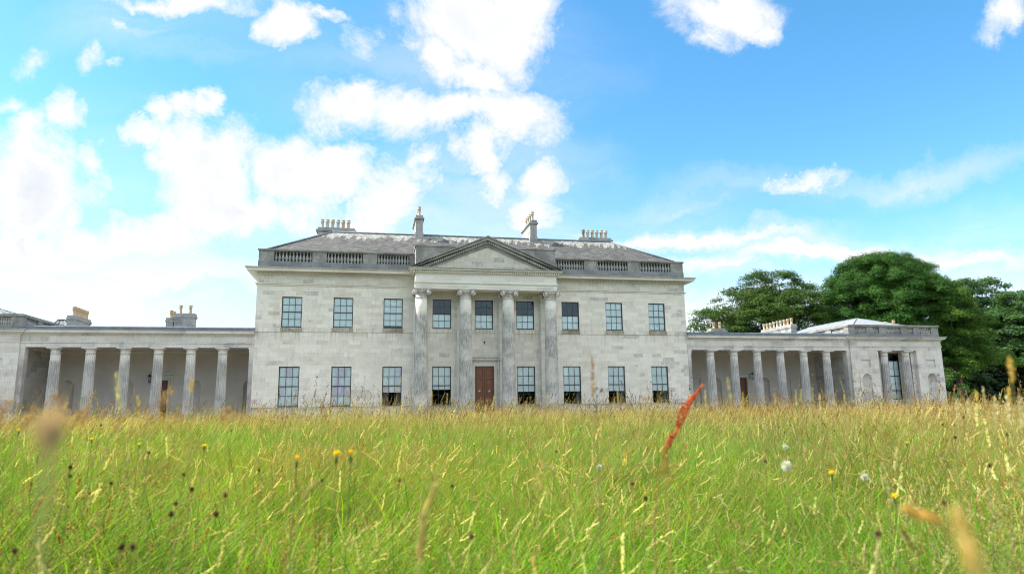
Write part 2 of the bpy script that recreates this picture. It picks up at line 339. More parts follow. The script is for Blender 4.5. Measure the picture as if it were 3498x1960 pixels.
def npmesh(name, verts, faces, mat, colors=None, smooth=False):
    """verts (N,3), faces (M,k) of one size, per-vertex colours (N,3)"""
    me = bpy.data.meshes.new(name); k = faces.shape[1]
    me.vertices.add(len(verts)); me.vertices.foreach_set('co', verts.astype(np.float32).ravel())
    me.loops.add(faces.size); me.loops.foreach_set('vertex_index', faces.astype(np.int32).ravel())
    me.polygons.add(len(faces)); me.polygons.foreach_set('loop_start', np.arange(0, faces.size, k, dtype=np.int32))
    if smooth: me.polygons.foreach_set('use_smooth', np.ones(len(faces), bool))
    me.update(calc_edges=True)
    if colors is not None:
        a = me.attributes.new('col', 'FLOAT_COLOR', 'POINT'); c4 = np.ones((len(verts), 4), np.float32); c4[:, :3] = colors; a.data.foreach_set('color', c4.ravel())
    me.materials.append(MATS[mat]); return me
def npobj(name, *a, parent=None, **k):
    o_ = bpy.data.objects.new(name, npmesh(name, *a, **k)); COL.objects.link(o_)
    if parent is not None: o_.parent = parent
    return o_
def wall_grid(mb, x0, x1, z0, z1, y, ops, depth, axis='x'):
    """a wall face at depth y with rectangular holes (x0,x1,z0,z1) and their reveals going back by depth"""
    xs = sorted({x0, x1, *[v for o_ in ops for v in o_[:2]]}); zs = sorted({z0, z1, *[v for o_ in ops for v in o_[2:4]]})
    for i in range(len(xs)-1):
        for j in range(len(zs)-1):
            cx, cz = (xs[i]+xs[i+1])/2, (zs[j]+zs[j+1])/2
            if any(o_[0] < cx < o_[1] and o_[2] < cz < o_[3] for o_ in ops): continue
            mb.quad((xs[i], y, zs[j]), (xs[i+1], y, zs[j]), (xs[i+1], y, zs[j+1]), (xs[i], y, zs[j+1]))
    for a, b_, c_, d in [o_[:4] for o_ in ops]:
        Y = y+depth
        mb.quad((a, y, c_), (a, Y, c_), (b_, Y, c_), (b_, y, c_)); mb.quad((a, y, d), (b_, y, d), (b_, Y, d), (a, Y, d))
        mb.quad((a, y, c_), (a, y, d), (a, Y, d), (a, Y, c_)); mb.quad((b_, y, c_), (b_, Y, c_), (b_, Y, d), (b_, y, d))
def niche(mb, cx, hw, z0, ztop, y):
    """round-headed niche filling the hole cx-hw..cx+hw, z0..ztop in a wall face at y"""
    zs = ztop-hw; n = 14; A = [PI*k/n for k in range(n+1)]
    arch = [(cx-hw*math.cos(a), zs+hw*math.sin(a)) for a in A]
    for k in range(n):      # spandrels
        (xa, za), (xb, zb) = arch[k], arch[k+1]
        mb.quad((xa, y, za), (xb, y, zb), (xb, y, ztop), (xa, y, ztop))
    d = hw*.85
    vs = []; fs = []
    for z in (z0, zs):
        for a in A: vs.append((cx-hw*math.cos(a), y+d*math.sin(a), z))
    m_ = 7
    for j in range(1, m_+1):
        e = PI/2*j/m_
        for a in A: vs.append((cx-hw*math.cos(a)*math.cos(e), y+d*math.sin(a)*math.cos(e), zs+hw*math.sin(e)))
    N = n+1
    for j in range(m_+1):
        for k in range(n): fs.append((j*N+k, (j+1)*N+k, (j+1)*N+k+1, j*N+k+1))
    mb.add(vs, fs, True)
    mb.add([(cx-hw*math.cos(a), y+d*math.sin(a), z0) for a in A], [tuple(range(N))])

# ------------------------------------------------------------------ the house
H = tag(empty('country_house', (0, 0, 0)), 'grey stone classical country house with pedimented portico, balustraded roof and low colonnaded wings', 'country house')
GZ = .12                                  # ground level at the house
HW = .733; CX = [0, 3.354, 7.1375, 10.903, 14.671]
UT, UB, LT, LB = 9.367, 7.043, 4.122, 1.144
W = 17.2534
xs9 = [-c for c in CX[::-1]] + CX[1:]
ops = []
for c in xs9:
    ops.append((c-HW, c+HW, UB, UT))
    if c: ops.append((c-HW, c+HW, LB, LT))
ops.append((-.766, .766, .42, 4.135))
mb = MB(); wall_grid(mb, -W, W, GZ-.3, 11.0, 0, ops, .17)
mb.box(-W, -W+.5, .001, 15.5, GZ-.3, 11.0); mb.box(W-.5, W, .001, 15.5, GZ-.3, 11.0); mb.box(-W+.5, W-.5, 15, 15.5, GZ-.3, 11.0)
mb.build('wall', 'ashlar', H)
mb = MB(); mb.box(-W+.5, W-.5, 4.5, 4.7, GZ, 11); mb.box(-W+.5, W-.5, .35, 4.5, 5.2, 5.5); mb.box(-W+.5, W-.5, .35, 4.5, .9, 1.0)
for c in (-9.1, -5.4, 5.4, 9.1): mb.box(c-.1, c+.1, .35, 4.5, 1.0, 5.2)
mb.build('interior_wall', 'room_shade', H)
mb = MB(); mb.box(-W-.10, -6.0, -.10, 0, GZ-.3, 1.02); mb.box(6.0, W+.10, -.10, 0, GZ-.3, 1.02); mb.box(-6.0, -.99, -.08, 0, GZ-.3, 1.02); mb.box(.99, 6.0, -.08, 0, GZ-.3, 1.02)
mb.prism([(-.13, 1.02), (-.14, 1.07), (-.06, 1.13), (0, 1.135), (0, 1.02)], -W-.13, -.99, 'x'); mb.prism([(-.13, 1.02), (-.14, 1.07), (-.06, 1.13), (0, 1.135), (0, 1.02)], .99, W+.13, 'x')
mb.build('plinth', 'trim_stone', H)
mb = MB(); mb.box(-W-.045, -5.6, -.045, 0, 6.70, 7.012); mb.box(5.6, W+.045, -.045, 0, 6.70, 7.012); mb.box(-5.6, 5.6, -.035, 0, 6.72, 7.012)
mb.box(W, W+.045, 0, 15, 6.7, 7.012); mb.box(-W-.045, -W, 0, 15, 6.7, 7.012)
mb.build('string_course', 'ashlar', H)
# sills under upper windows
for c in xs9:
    if abs(c) < 4: continue
    MB().box(c-HW-.05, c+HW+.05, -.075, -.047, 6.72, 7.025).build('window_sill', 'wet_sill', H)
# main entablature: architrave moulding, frieze, cornice with dentils
def mitre(mb, prof, x0, x1, yf, yb):
    """moulding of profile (outward, z) round front and both ends: outward measured from wall planes x0,x1,yf"""
    n = len(prof); vs = []
    for p, z in prof: vs += [(x0-p, yb, z), (x0-p, yf-p, z), (x1+p, yf-p, z), (x1+p, yb, z)]
    fs = []
    for i in range(n):
        j = (i+1) % n
        for k in range(3): fs.append((i*4+k, i*4+k+1, j*4+k+1, j*4+k))
    mb.add(vs, fs); return mb
mb = MB(); mitre(mb, [(0, 10.20), (.05, 10.20), (.05, 10.27), (.12, 10.32), (.12, 10.37), (0, 10.37)], -W, W, 0, 15.5)
mb.build('architrave_moulding', 'trim_stone', H)
mb = MB(); mitre(mb, [(0, 11.0), (.06, 11.0), (.12, 11.055), (.12, 11.20), (.32, 11.215), (.68, 11.235), (.68, 11.36), (.77, 11.44), (.77, 11.475), (.05, 11.56), (0, 11.56)], -W, W, 0, 15.5)
cor = mb.build('cornice', 'trim_stone', H)
mb = MB(); nd = 150
for k in range(nd):
    x = -W-.1+(2*W+.2)*(k+.5)/nd
    if abs(x) < 5.75: continue
    mb.box(x-.068, x+.068, -.27, -.121, 11.068, 11.195)
mb.build('dentil_course', 'trim_stone', cor)
mb = MB(); mitre(mb, [(.05, 11.562), (.775, 11.478), (.785, 11.478), (.785, 11.445), (.80, 11.445), (.80, 11.50), (.05, 11.60)], -W, W, 0, 15.5); mb.build('cornice_capping', 'weathered', cor)
# balustrade
BAL = [(.05, 0), (.11, .0), (.11, .05), (.07, .08), (.055, .12), (.10, .22), (.118, .30), (.10, .38), (.055, .52), (.042, .60), (.07, .63), (.045, .66), (.07, .72), (.10, .735), (.10, .79)]
bal_me = None
def baluster_mesh(s=1., zs=1.):
    return MB().lathe([(r*s, z*zs) for r, z in BAL], seg=10)
par = MB()
yb0, yb1 = -.02, .33
for a_, b_ in ((-17.26, -5.53), (5.53, 17.26)): MB().box(a_, b_, yb0-.06, yb1+.05, 11.56, 12.058).build('balustrade_plinth', 'slate_plinth', H)

piers = [(-17.24, -16.13), (-13.33, -12.26), (-9.53, -8.43), (-5.94, -5.53)]
spans = [(-16.13, -13.33), (-12.26, -9.53), (-8.43, -5.94)]
BR = {}
for s in (1, -1):
    mb = MB()
    mb.box(s*17.28, s*5.53, yb0-.05, yb1+.05, 12.86, 12.91); mb.box(s*17.31, s*5.53, yb0-.09, yb1+.09, 12.91, 13.0)
    mb.box(s*16.9, s*17.24, yb1, 15.2, 11.56, 12.86); mb.box(s*16.85, s*17.28, yb1+.09, 15.2, 12.86, 13.0)
    BR[s] = mb.build('balustrade', 'lichen_stone', H)
    for a, b_ in piers: MB().box(s*a, s*b_, yb0, yb1, 12.058, 12.86).build('pier', 'lichen_stone', BR[s])
bm_ = baluster_mesh(1., .802/.79).mesh('baluster', 'weathered')
def put_balusters(par_, me, x0, x1, n, y, z):
    for k in range(n):
        o_ = bpy.data.objects.new('baluster', me); COL.objects.link(o_); o_.parent = par_; o_.location = (x0+(x1-x0)*(k+.5)/n, y, z)
for s in (-1, 1):
    for a, b_ in spans: put_balusters(BR[s], bm_, s*a if s > 0 else s*b_, s*b_ if s > 0 else s*a, 11, .155, 12.058)
# portico
mb = MB(); mb.box(-5.53, 5.53, -1.66, .45, 11.5, 13.22); mb.box(-5.60, 5.60, -1.72, .5, 13.22, 13.34)
mb.build('attic_block', 'lichen_stone', H)
mb = MB(); mb.box(-5.56, 5.56, -1.745, -.62, 9.914, 10.09); mb.box(-5.585, 5.585, -1.77, -.60, 10.09, 10.28)
mb.prism([(-1.77, 10.28), (-1.83, 10.33), (-1.87, 10.40), (-1.87, 10.45), (-1.74, 10.45), (-1.74, 10.28)], -5.66, 5.66)
mb.box(-5.56, 5.56, -1.745, -.62, 10.45, 11.12)
mb.box(-5.56, -4.6, -.62, 0, 9.914, 11.12); mb.box(4.6, 5.56, -.62, 0, 9.914, 11.12); mb.box(-4.6, 4.6, -.62, 0, 10.02, 10.2)
ent = mb.build('portico_entablature', 'portico_stone', H)
mb = MB(); mitre(mb, [(0, 11.10), (.04, 11.10), (.10, 11.14), (.10, 11.325), (.35, 11.33), (.36, 11.47), (.44, 11.49), (0, 11.49)], -5.62, 5.62, -1.745, 0)
pc_ = mb.build('portico_cornice', 'trim_stone', H)
mb = MB(); mitre(mb, [(.40, 11.492), (.45, 11.492), (.45, 11.45), (.462, 11.45), (.462, 11.515), (.40, 11.515)], -5.62, 5.62, -1.745, 0); mb.build('cornice_capping', 'weathered', pc_)
mb = MB(); nd = 66
for k in range(nd):
    x = -5.76+11.52*(k+.5)/nd; mb.box(x-.05, x+.05, -1.99, -1.846, 11.15, 11.30)
mb.build('dentil_course', 'trim_stone', pc_)
# pediment: tympanum + raking cornices
MB().prism([(-5.2, 11.49), (5.2, 11.49), (0, 13.55)], -1.70, -1.5, 'y').build('tympanum', 'tympanum_stone', H)
A0 = Vector((0, 0, 14.14)); sl_ = math.atan2(14.14-11.50, 6.10)
rk = MB(); dn = MB()
for s in (-1, 1):
    L = 6.10/math.cos(sl_)
    # sections along rake, offsets measured vertically downward from the top line
    def seg(y0, d0, d1, x_in=0., x_out=6.10):
        zt = lambda x: 14.14-(14.14-11.50)*x/6.10
        a, b_ = x_in, x_out
        vs = []
        for y in (y0, -1.46):
            vs += [(s*a, y, zt(a)-d0), (s*b_, y, zt(b_)-d0), (s*b_, y, max(zt(b_)-d1, 11.49)), (s*a, y, zt(a)-d1)]
        f = [(0, 1, 2, 3), (7, 6, 5, 4), (0, 4, 5, 1), (1, 5, 6, 2), (2, 6, 7, 3), (3, 7, 4, 0)]
        if s < 0: f = [q[::-1] for q in f]
        return vs, [q[::-1] for q in f]
    rk.add(*seg(-2.21, 0, .09)); rk.add(*seg(-2.13, .09, .16, 0, 5.9)); rk.add(*seg(-2.08, .16, .34, 0, 5.7)); rk.add(*seg(-1.85, .34, .60, 0, 5.0)); rk.add(*seg(-1.77, .60, .74, 0, 4.75)); rk.add(*seg(-1.73, .74, .86, 0, 4.4))
    n = 33
    for k in range(n):
        x = .1+(4.95-.1)*(k+.4)/n; z = 14.14-(14.14-11.50)*x/6.10
        vs = [(s*(x+dx), y, z-d-dx*.433) for y in (-1.99, -1.851) for dx, d in ((-.048, .36), (.048, .36), (.048, .55), (-.048, .55))]
        f = [(0, 1, 2, 3), (7, 6, 5, 4), (0, 4, 5, 1), (1, 5, 6, 2), (2, 6, 7, 3), (3, 7, 4, 0)]
        dn.add(vs, f if s > 0 else [q[::-1] for q in f])
rko = rk.build('raking_cornice', 'weathered', H); dn.build('dentil_course', 'weathered', rko)
# pediment roof behind
MB().prism([(-5.95, 11.5), (5.95, 11.5), (0, 14.08)], -1.46, 1.5, 'y').build('pediment_roof', 'slate_roof', H)
# columns
def volute():
    """disc with raised spiral, facing -Y, centre at origin"""
    m_ = MB(); m_.lathe([(.02, -.055), (.185, -.05), (.20, 0.), (.185, .05), (.02, .05)], seg=22)
    pts = []
    for k in range(46):
        a = k/45*2*PI*2.3; r = .185*(1-k/45*.82); pts.append((r*math.cos(a), r*math.sin(a), -.062))
    m_.tube(pts, [.022*(1-.5*k/45) for k in range(46)], 5)
    m_.lathe([(.0, -.085), (.03, -.075), (.03, -.05)], seg=8)
    return m_
def capital_mesh(rt):
    m_ = MB()
    m_.lathe([(rt*.99, -.75), (rt*1.06, -.74), (rt*1.08, -.70), (rt*1.0, -.67), (rt*.97, -.66), (rt*.97, -.36), (rt*1.0, -.34), (rt*1.2, -.28), (rt*1.32, -.20), (rt*1.25, -.15), (rt*1.0, -.12)], seg=32)
    # concave abacus
    hw_ = .74; n = 8; out_ = []
    for s_ in range(4):
        a = s_*PI/2
        for k in range(n):
            q = -1+2*k/n; px = q*hw_; py = -(hw_-.17*(1-q*q)) 
            out_.append((px*math.cos(a)-py*math.sin(a), px*math.sin(a)+py*math.cos(a)))
    for z0_, z1_, g_ in ((-.13, -.06, .95), (-.06, 0, 1.03)):
        m_.prism([(x*g_, y*g_) for x, y in out_], z0_, z1_, 'z')
    v0 = volute()
    for s_ in range(4):
        for sg in (-1, 1):
            q = MB().add(v0.v, v0.f, True)
            # spiral plane is XY of the helper: turn to face -Y, mirror for handedness
            M = Matrix.Rotation(s_*PI/2, 4, 'Z') @ Matrix.Translation((sg*.52, -.545, -.31)) @ Matrix.Rotation(sg*math.radians(24), 4, 'Z') @ Matrix.Scale(sg, 4, (1, 0, 0)) @ Matrix.Rotation(math.radians(-90), 4, 'X')
            q.xf(M); m_.add(q.v, q.f, True)
        M = Matrix.Rotation(s_*PI/2, 4, 'Z')
        q = MB().lathe([(.0, -.1), (.07, -.08), (.10, 0), (.07, .08), (0, .1)], seg=10).xf(M @ Matrix.Translation((0, -.56, -.10)) @ Matrix.Scale(.6, 4, (0, 1, 0))); m_.add(q.v, q.f, True)
        # festoon between the volutes and neck ornament
        pts = [M @ Vector((x, -.50-.03*math.cos(x*5), -.20-.05*math.cos(x*7.5))) for x in np.linspace(-.36, .36, 9)]
        m_.tube(pts, .05, 6)
        for e in (-1, 0, 1):
            q = MB().lathe([(0, -.06), (.035, -.03), (.045, .02), (0, .06)], seg=8).xf(M @ Matrix.Translation((e*.09, -rt*.985, -.50-abs(e)*-.05)) @ Matrix.Rotation(e*.7, 4, 'Y')); m_.add(q.v, q.f, True)
        m_.tube([M @ Vector((x, -rt*1.0, -.56+.07*abs(x)/.1)) for x in (-.1, -.05, 0, .05, .1)], .018, 5)
    return m_.mesh('capital', 'capital_stone')
def entasis(rb, rt, zb, zt, n=12):
    return [(rb-(rb-rt)*(k/n)**1.7, zb+(zt-zb)*k/n) for k in range(n+1)]
ZC = 9.914; zbot = .36
shaft = MB().lathe(entasis(.525, .44, zbot+.38, ZC-.75), seg=40).mesh('column_shaft', 'portico_column')
capm = capital_mesh(.44)
basem = MB(); basem.box(-.72, .72, -.72, .72, zbot, zbot+.13)
basem.lathe([(.66, zbot+.13), (.70, zbot+.17), (.66, zbot+.22), (.57, zbot+.24), (.56, zbot+.29), (.61, zbot+.31), (.61, zbot+.35), (.53, zbot+.385)], seg=32)
basem = basem.mesh('column_base', 'capital_stone')
for c in (-5.0745, -1.6738, 1.6738, 5.0745):
    o_ = bpy.data.objects.new('portico_column', shaft); COL.objects.link(o_); o_.parent = H; o_.location = (c, -1.463, 0)
    for nm, me, z in (('capital', capm, ZC), ('base', basem, 0)):
        q = bpy.data.objects.new(nm, me); COL.objects.link(q); q.parent = o_; q.location = (0, 0, z)
    pl = MB(); e = .48
    pl.box(c-e, c+e, -.15, -.002, 1.136, 9.2); pl.box(c-e-.06, c+e+.06, -.20, -.002, GZ, 1.136); pl.box(c-e-.05, c+e+.05, -.2, -.002, 9.2, 9.30); pl.box(c-e-.04, c+e+.04, -.19, -.002, 9.5, 9.913); pl.box(c-e, c+e, -.16, -.002, 9.3, 9.5)
    pl.build('pilaster', 'portico_stone', H)
mb = MB(); mb.box(-6.3, 6.3, -2.9, 0-.11, GZ-.2, zbot); mb.box(-6.6, 6.6, -3.3, -2.9, GZ-.2, zbot-.12); mb.build('portico_step', 'wing_stone', H)

# windows -------------------------------------------------
def window(cx, z0, z1, y, hw=HW, cols=3, rows=4, blind=None, curtains=None, par_=H, top_blind=None):
    g = MB(); w_ = 2*hw; t_ = .055
    yf = y+.02
    g.box(cx-hw, cx-hw+t_, yf-.03, yf+.08, z0, z1); g.box(cx+hw-t_, cx+hw, yf-.03, yf+.08, z0, z1)
    g.box(cx-hw+t_, cx+hw-t_, yf-.03, yf+.08, z1-t_, z1); g.box(cx-hw+t_, cx+hw-t_, yf-.03, yf+.08, z0, z0+.09)
    zi0, zi1 = z0+.09, z1-t_; zm = zi0+(zi1-zi0)/2
    g.box(cx-hw+t_, cx+hw-t_, yf-.015, yf+.06, zm-.028, zm+.028)
    b_ = .013
    for k in range(1, cols):
        x = cx-hw+t_+(w_-2*t_)*k/cols; g.box(x-b_, x+b_, yf, yf+.036, zi0, zm-.028); g.box(x-b_, x+b_, yf, yf+.036, zm+.028, zi1)
    for k in range(1, rows):
        if k*2 == rows: continue
        z = zi0+(zi1-zi0)*k/rows; g.box(cx-hw+t_, cx+hw-t_, yf+.004, yf+.032, z-b_, z+b_)
    fo = g.build('window', 'sash_paint', par_)
    p = MB(); p.quad((cx-hw+.04, yf+.016, z0+.06), (cx+hw-.04, yf+.016, z0+.06), (cx+hw-.04, yf+.016, z1-.04), (cx-hw+.04, yf+.016, z1-.04)); p.build('pane', 'old_glass', fo)
    if blind:
        q = MB(); q.box(cx-hw+.056, cx+hw-.056, yf+.062, yf+.066, blind[0], blind[1]); q.box(cx-hw+.056, cx+hw-.056, yf+.061, yf+.08, blind[0]-.03, blind[0])
        q.build('blind', 'blind_cloth', fo)
    if curtains:
        q = MB()
        for s in (-1, 1):
            if s not in curtains: continue
            zt = blind[0]+.1 if blind else z1; n = 10; vs = []
            for i in range(9):
                z = zt-(zt-z0-.02)*i/8; wd = hw*(.28+.5*abs((i/8))**1.3)
                for k in range(n+1): vs.append((cx+s*(hw-.03-wd*k/n), yf+.2+.03*math.sin(k*2.2), z))
            fs = [(i*(n+1)+k, i*(n+1)+k+1, (i+1)*(n+1)+k+1, (i+1)*(n+1)+k) for i in range(8) for k in range(n)]
            q.add(vs, fs, True)
        q.build('curtain', 'curtain_cloth', fo)
    return fo
DEP = .10
for i, c in enumerate(xs9):
    n_ = i+1
    if n_ != 5:
        if n_ <= 2: bl, cu = (LB+.08, LT), None
        elif n_ == 3: bl, cu = (2.19, LT), (-1, 1)
        elif n_ == 4: bl, cu = (2.37, LT), None
        elif n_ == 6: bl, cu = (2.17, LT), None
        else: bl, cu = (2.165, LT), (1,)
        window(c, LB, LT, DEP, blind=bl, curtains=cu)
    if n_ in (4, 5, 6, 7): bl = (UB+.06, 8.19)
    elif n_ == 3: bl = (UB+.24, UT)
    else: bl = (UB+.06, UT)
    window(c, UB, UT, DEP, blind=bl)
# front door
def door(cx, hw, z0, z1, y, leaves, par_, knobs=True):
    g = MB(); g.box(cx-hw, cx+hw, y+.03, y+.08, z0, z1)
    lw = 2*hw/leaves; hgt = z1-z0
    for k in range(leaves):
        a = cx-hw+k*lw; b_ = a+lw
        g.box(a+.015, a+.12, y-.03, y+.03, z0, z1); g.box(b_-.12, b_-.015, y-.03, y+.03, z0, z1)
        for f0, f1 in ((0, .06), (.33, .38), (.74, .785), (.955, 1)): g.box(a+.12, b_-.12, y-.03, y+.03, z0+f0*hgt, z0+f1*hgt)
        for f0, f1 in ((.06, .33), (.38, .74), (.785, .955)):
            g.box(a+.18, b_-.18, y-.01, y+.03, z0+f0*hgt+.06, z0+f1*hgt-.06)
    d = g.build('door', 'door_wood', par_)
    if knobs:
        for k in range(leaves):
            x = cx-hw+(k+.5)*lw; z = z0+.42*hgt+.2
            q = MB().lathe([(.0, -.06), (.05, -.06), (.055, -.035), (.11, -.03), (.125, 0), (.125, .03)], seg=20).xf(Matrix.Translation((x, y-.03, z)) @ Matrix.Rotation(math.radians(-90), 4, 'X'))
            q.xf(Matrix.Identity(4)); q.build('door_boss', 'brass', d)
    return d
door(0, .766, .42, 4.135, .10, 2, H)
mb = MB()
for s in (-1, 1): mb.box(s*.766, s*.98, -.07, .08, GZ, 4.135); mb.box(s*.98, s*1.02, -.04, .0, GZ, 4.2); mb.box(s*1.02, s*1.16, -.16, -.002, 3.95, 4.55); mb.box(s*1.05, s*1.13, -.09, -.002, 3.5, 3.95)
mb.box(-.98, .98, -.07, .08, 4.135, 4.32); mb.box(-.98, .98, -.05, -.002, 4.32, 4.55); mb.prism([(-.10, 4.55), (-.16, 4.58), (-.30, 4.60), (-.30, 4.68), (-.34, 4.72), (-.05, 4.78), (-.002, 4.78), (-.002, 4.55)], -1.25, 1.25)
mb.build('door_surround', 'trim_stone', H)
mb = MB(); mb.tube([(0, -.0, 6.0), (0, -.12, 6.0), (0, -.2, 5.95), (.0, -.22, 5.86)], .018, 6); mb.tube([(-.05, -.02, 6.08), (-.02, -.1, 6.02), (.06, -.14, 5.9)], .014, 5); mb.lathe([(0, 5.97), (.06, 5.99), (.05, 6.05), (0, 6.08)], c=(0, -.05), seg=8)
mb.build('lantern_hook', 'iron', H)
# main roof
zr0, zr1 = 13.06, 15.48
e, yf, yr, yb, r_ = 16.75, .45, 3.79, 11.0, 12.144
mb = MB(); mb.add([(-e, yf, zr0), (e, yf, zr0), (e, 13, zr0), (-e, 13, zr0), (-r_, yr, zr1), (r_, yr, zr1), (r_, 9.5, zr1), (-r_, 9.5, zr1)],
                  [(0, 1, 5, 4), (1, 2, 6, 5), (2, 3, 7, 6), (3, 0, 4, 7), (4, 5, 6, 7)])
ro = mb.build('roof', 'slate_roof', H)
mb = MB(); mb.box(-W+.45, W-.45, .34, 15, 11.0, 11.2); mb.box(-W+.45, W-.45, 12.9, 15.0, 11.2, 13.0); mb.box(-e, e, .44, .6, 11.2, 13.0); mb.build('roof_deck', 'lead', H)
mb = MB(); mb.tube([(-r_, yr, zr1+.03), (r_, yr, zr1+.03)], .09, 8)
for s in (-1, 1): mb.tube([(s*r_, yr, zr1+.02), (s*e, yf, zr0+.04)], .07, 8)
mb.build('ridge_lead', 'lead', ro)
MB().box(-e-.1, e+.1, .37, .46, 12.95, 13.10).build('gutter', 'pale_lead', ro)
# chimneys
def pot_profile(h, r=.16):
    return [(r*.95, 0), (r*.95, h*.05), (r*.8, h*.08), (r*.72, h*.45), (r*.8, h*.68), (r*1.02, h*.72), (r*1.02, h*.78), (r*.8, h*.80), (r*.85, h*.9), (r*1.0, h*.93), (r*1.0, h), (r*.75, h), (r*.72, h*.9)]
POT = {}
def pot(par_, x, y, z, h, mat='yellow_clay', r=.16):
    k = (round(h, 2), mat, r)
    if k not in POT: POT[k] = MB().lathe(pot_profile(h, r), seg=14).mesh('chimney_pot', mat)
    o_ = bpy.data.objects.new('chimney_pot', POT[k]); COL.objects.link(o_); o_.parent = par_; o_.location = (x, y, z)
def chimney(x0, x1, y0, y1, zb, zt, pots, cap=.16, waist=None, par_=H, name='chimney', mat='chimney_stone'):
    g = MB(); g.box(x0, x1, y0, y1, zb, zt-.28)
    if waist: g.box(x0-.05, x1+.05, y0-.05, y1+.05, zb, waist)
    g.box(x0-cap*.5, x1+cap*.5, y0-cap*.5, y1+cap*.5, zt-.28, zt-.2); g.box(x0-cap, x1+cap, y0-cap, y1+cap, zt-.2, zt-.09); g.box(x0-.02, x1+.02, y0-.02, y1+.02, zt-.09, zt+.12)
    c = g.build(name, mat, par_)
    for p in pots: pot(c, *p[:2], zt+.12, *p[2:])
    return c
tones = ['grey_clay', 'yellow_clay', 'grey_clay', 'yellow_clay', 'grey_clay', 'dark_clay']
for s in (-1, 1):
    chimney(*sorted((s*10.45, s*13.6)), 7.4, 8.5, 13.5, 16.72, [(s*(11.0+i*.455), 7.95, .85, tones[5-i] if s > 0 else tones[i] if i < 5 else 'grey_clay', .17) for i in range(6)])
    c = chimney(*sorted((s*4.68, s*5.27)), 3.3, 6.6, 13.2, 17.0, [(s*4.97, 3.7+i*.72, .85, tones[i], .16) for i in range(4)], cap=.12, waist=15.6)
    MB().box(*sorted((s*4.3, s*5.65)), 3.05, 3.24, 14.72, 14.98).build('flashing', 'lead', c)

# ------------------------------------------------------------------ wings (built for the right, mirrored for the left)
WC = [19.4333, 21.6019, 23.7871, 25.9906, 28.2453, 30.4811]
FL = .25; SO = 5.49
def flute(nf, dep):
    return lambda a, z: 1-dep*abs(math.sin(a*nf/2))**.6
wsh = MB(); wsh.lathe(entasis(.375, .315, FL, 5.04, 10), seg=96, rfn=lambda a, z: 1-.17*(1-abs(math.cos(a*7))**1.2)); wsh = wsh.mesh('column_shaft', 'wing_column')
wcap = MB(); wcap.lathe([(.31, 5.03), (.335, 5.04), (.335, 5.10), (.315, 5.12), (.315, 5.28), (.34, 5.30), (.40, 5.34), (.43, 5.39), (.43, 5.40)], seg=28); wcap.box(-.47, .47, -.47, .47, 5.40, SO-.001)
wcap = wcap.mesh('capital', 'wing_stone')
def wing_col(x, y):
    o_ = bpy.data.objects.new('colonnade_column', wsh); COL.objects.link(o_); o_.parent = H; o_.location = (x, y, 0)
    q = bpy.data.objects.new('capital', wcap); COL.objects.link(q); q.parent = o_
NI = [18.2, 22.35, 27.25, 31.4]; BD = [20.25, 29.4]; DC = 24.85
PX0, PX1, PYF, PCX = 32.64, 42.0, -.13, 37.38
pbal = baluster_mesh(.72, .612/.79).mesh('baluster', 'weathered')
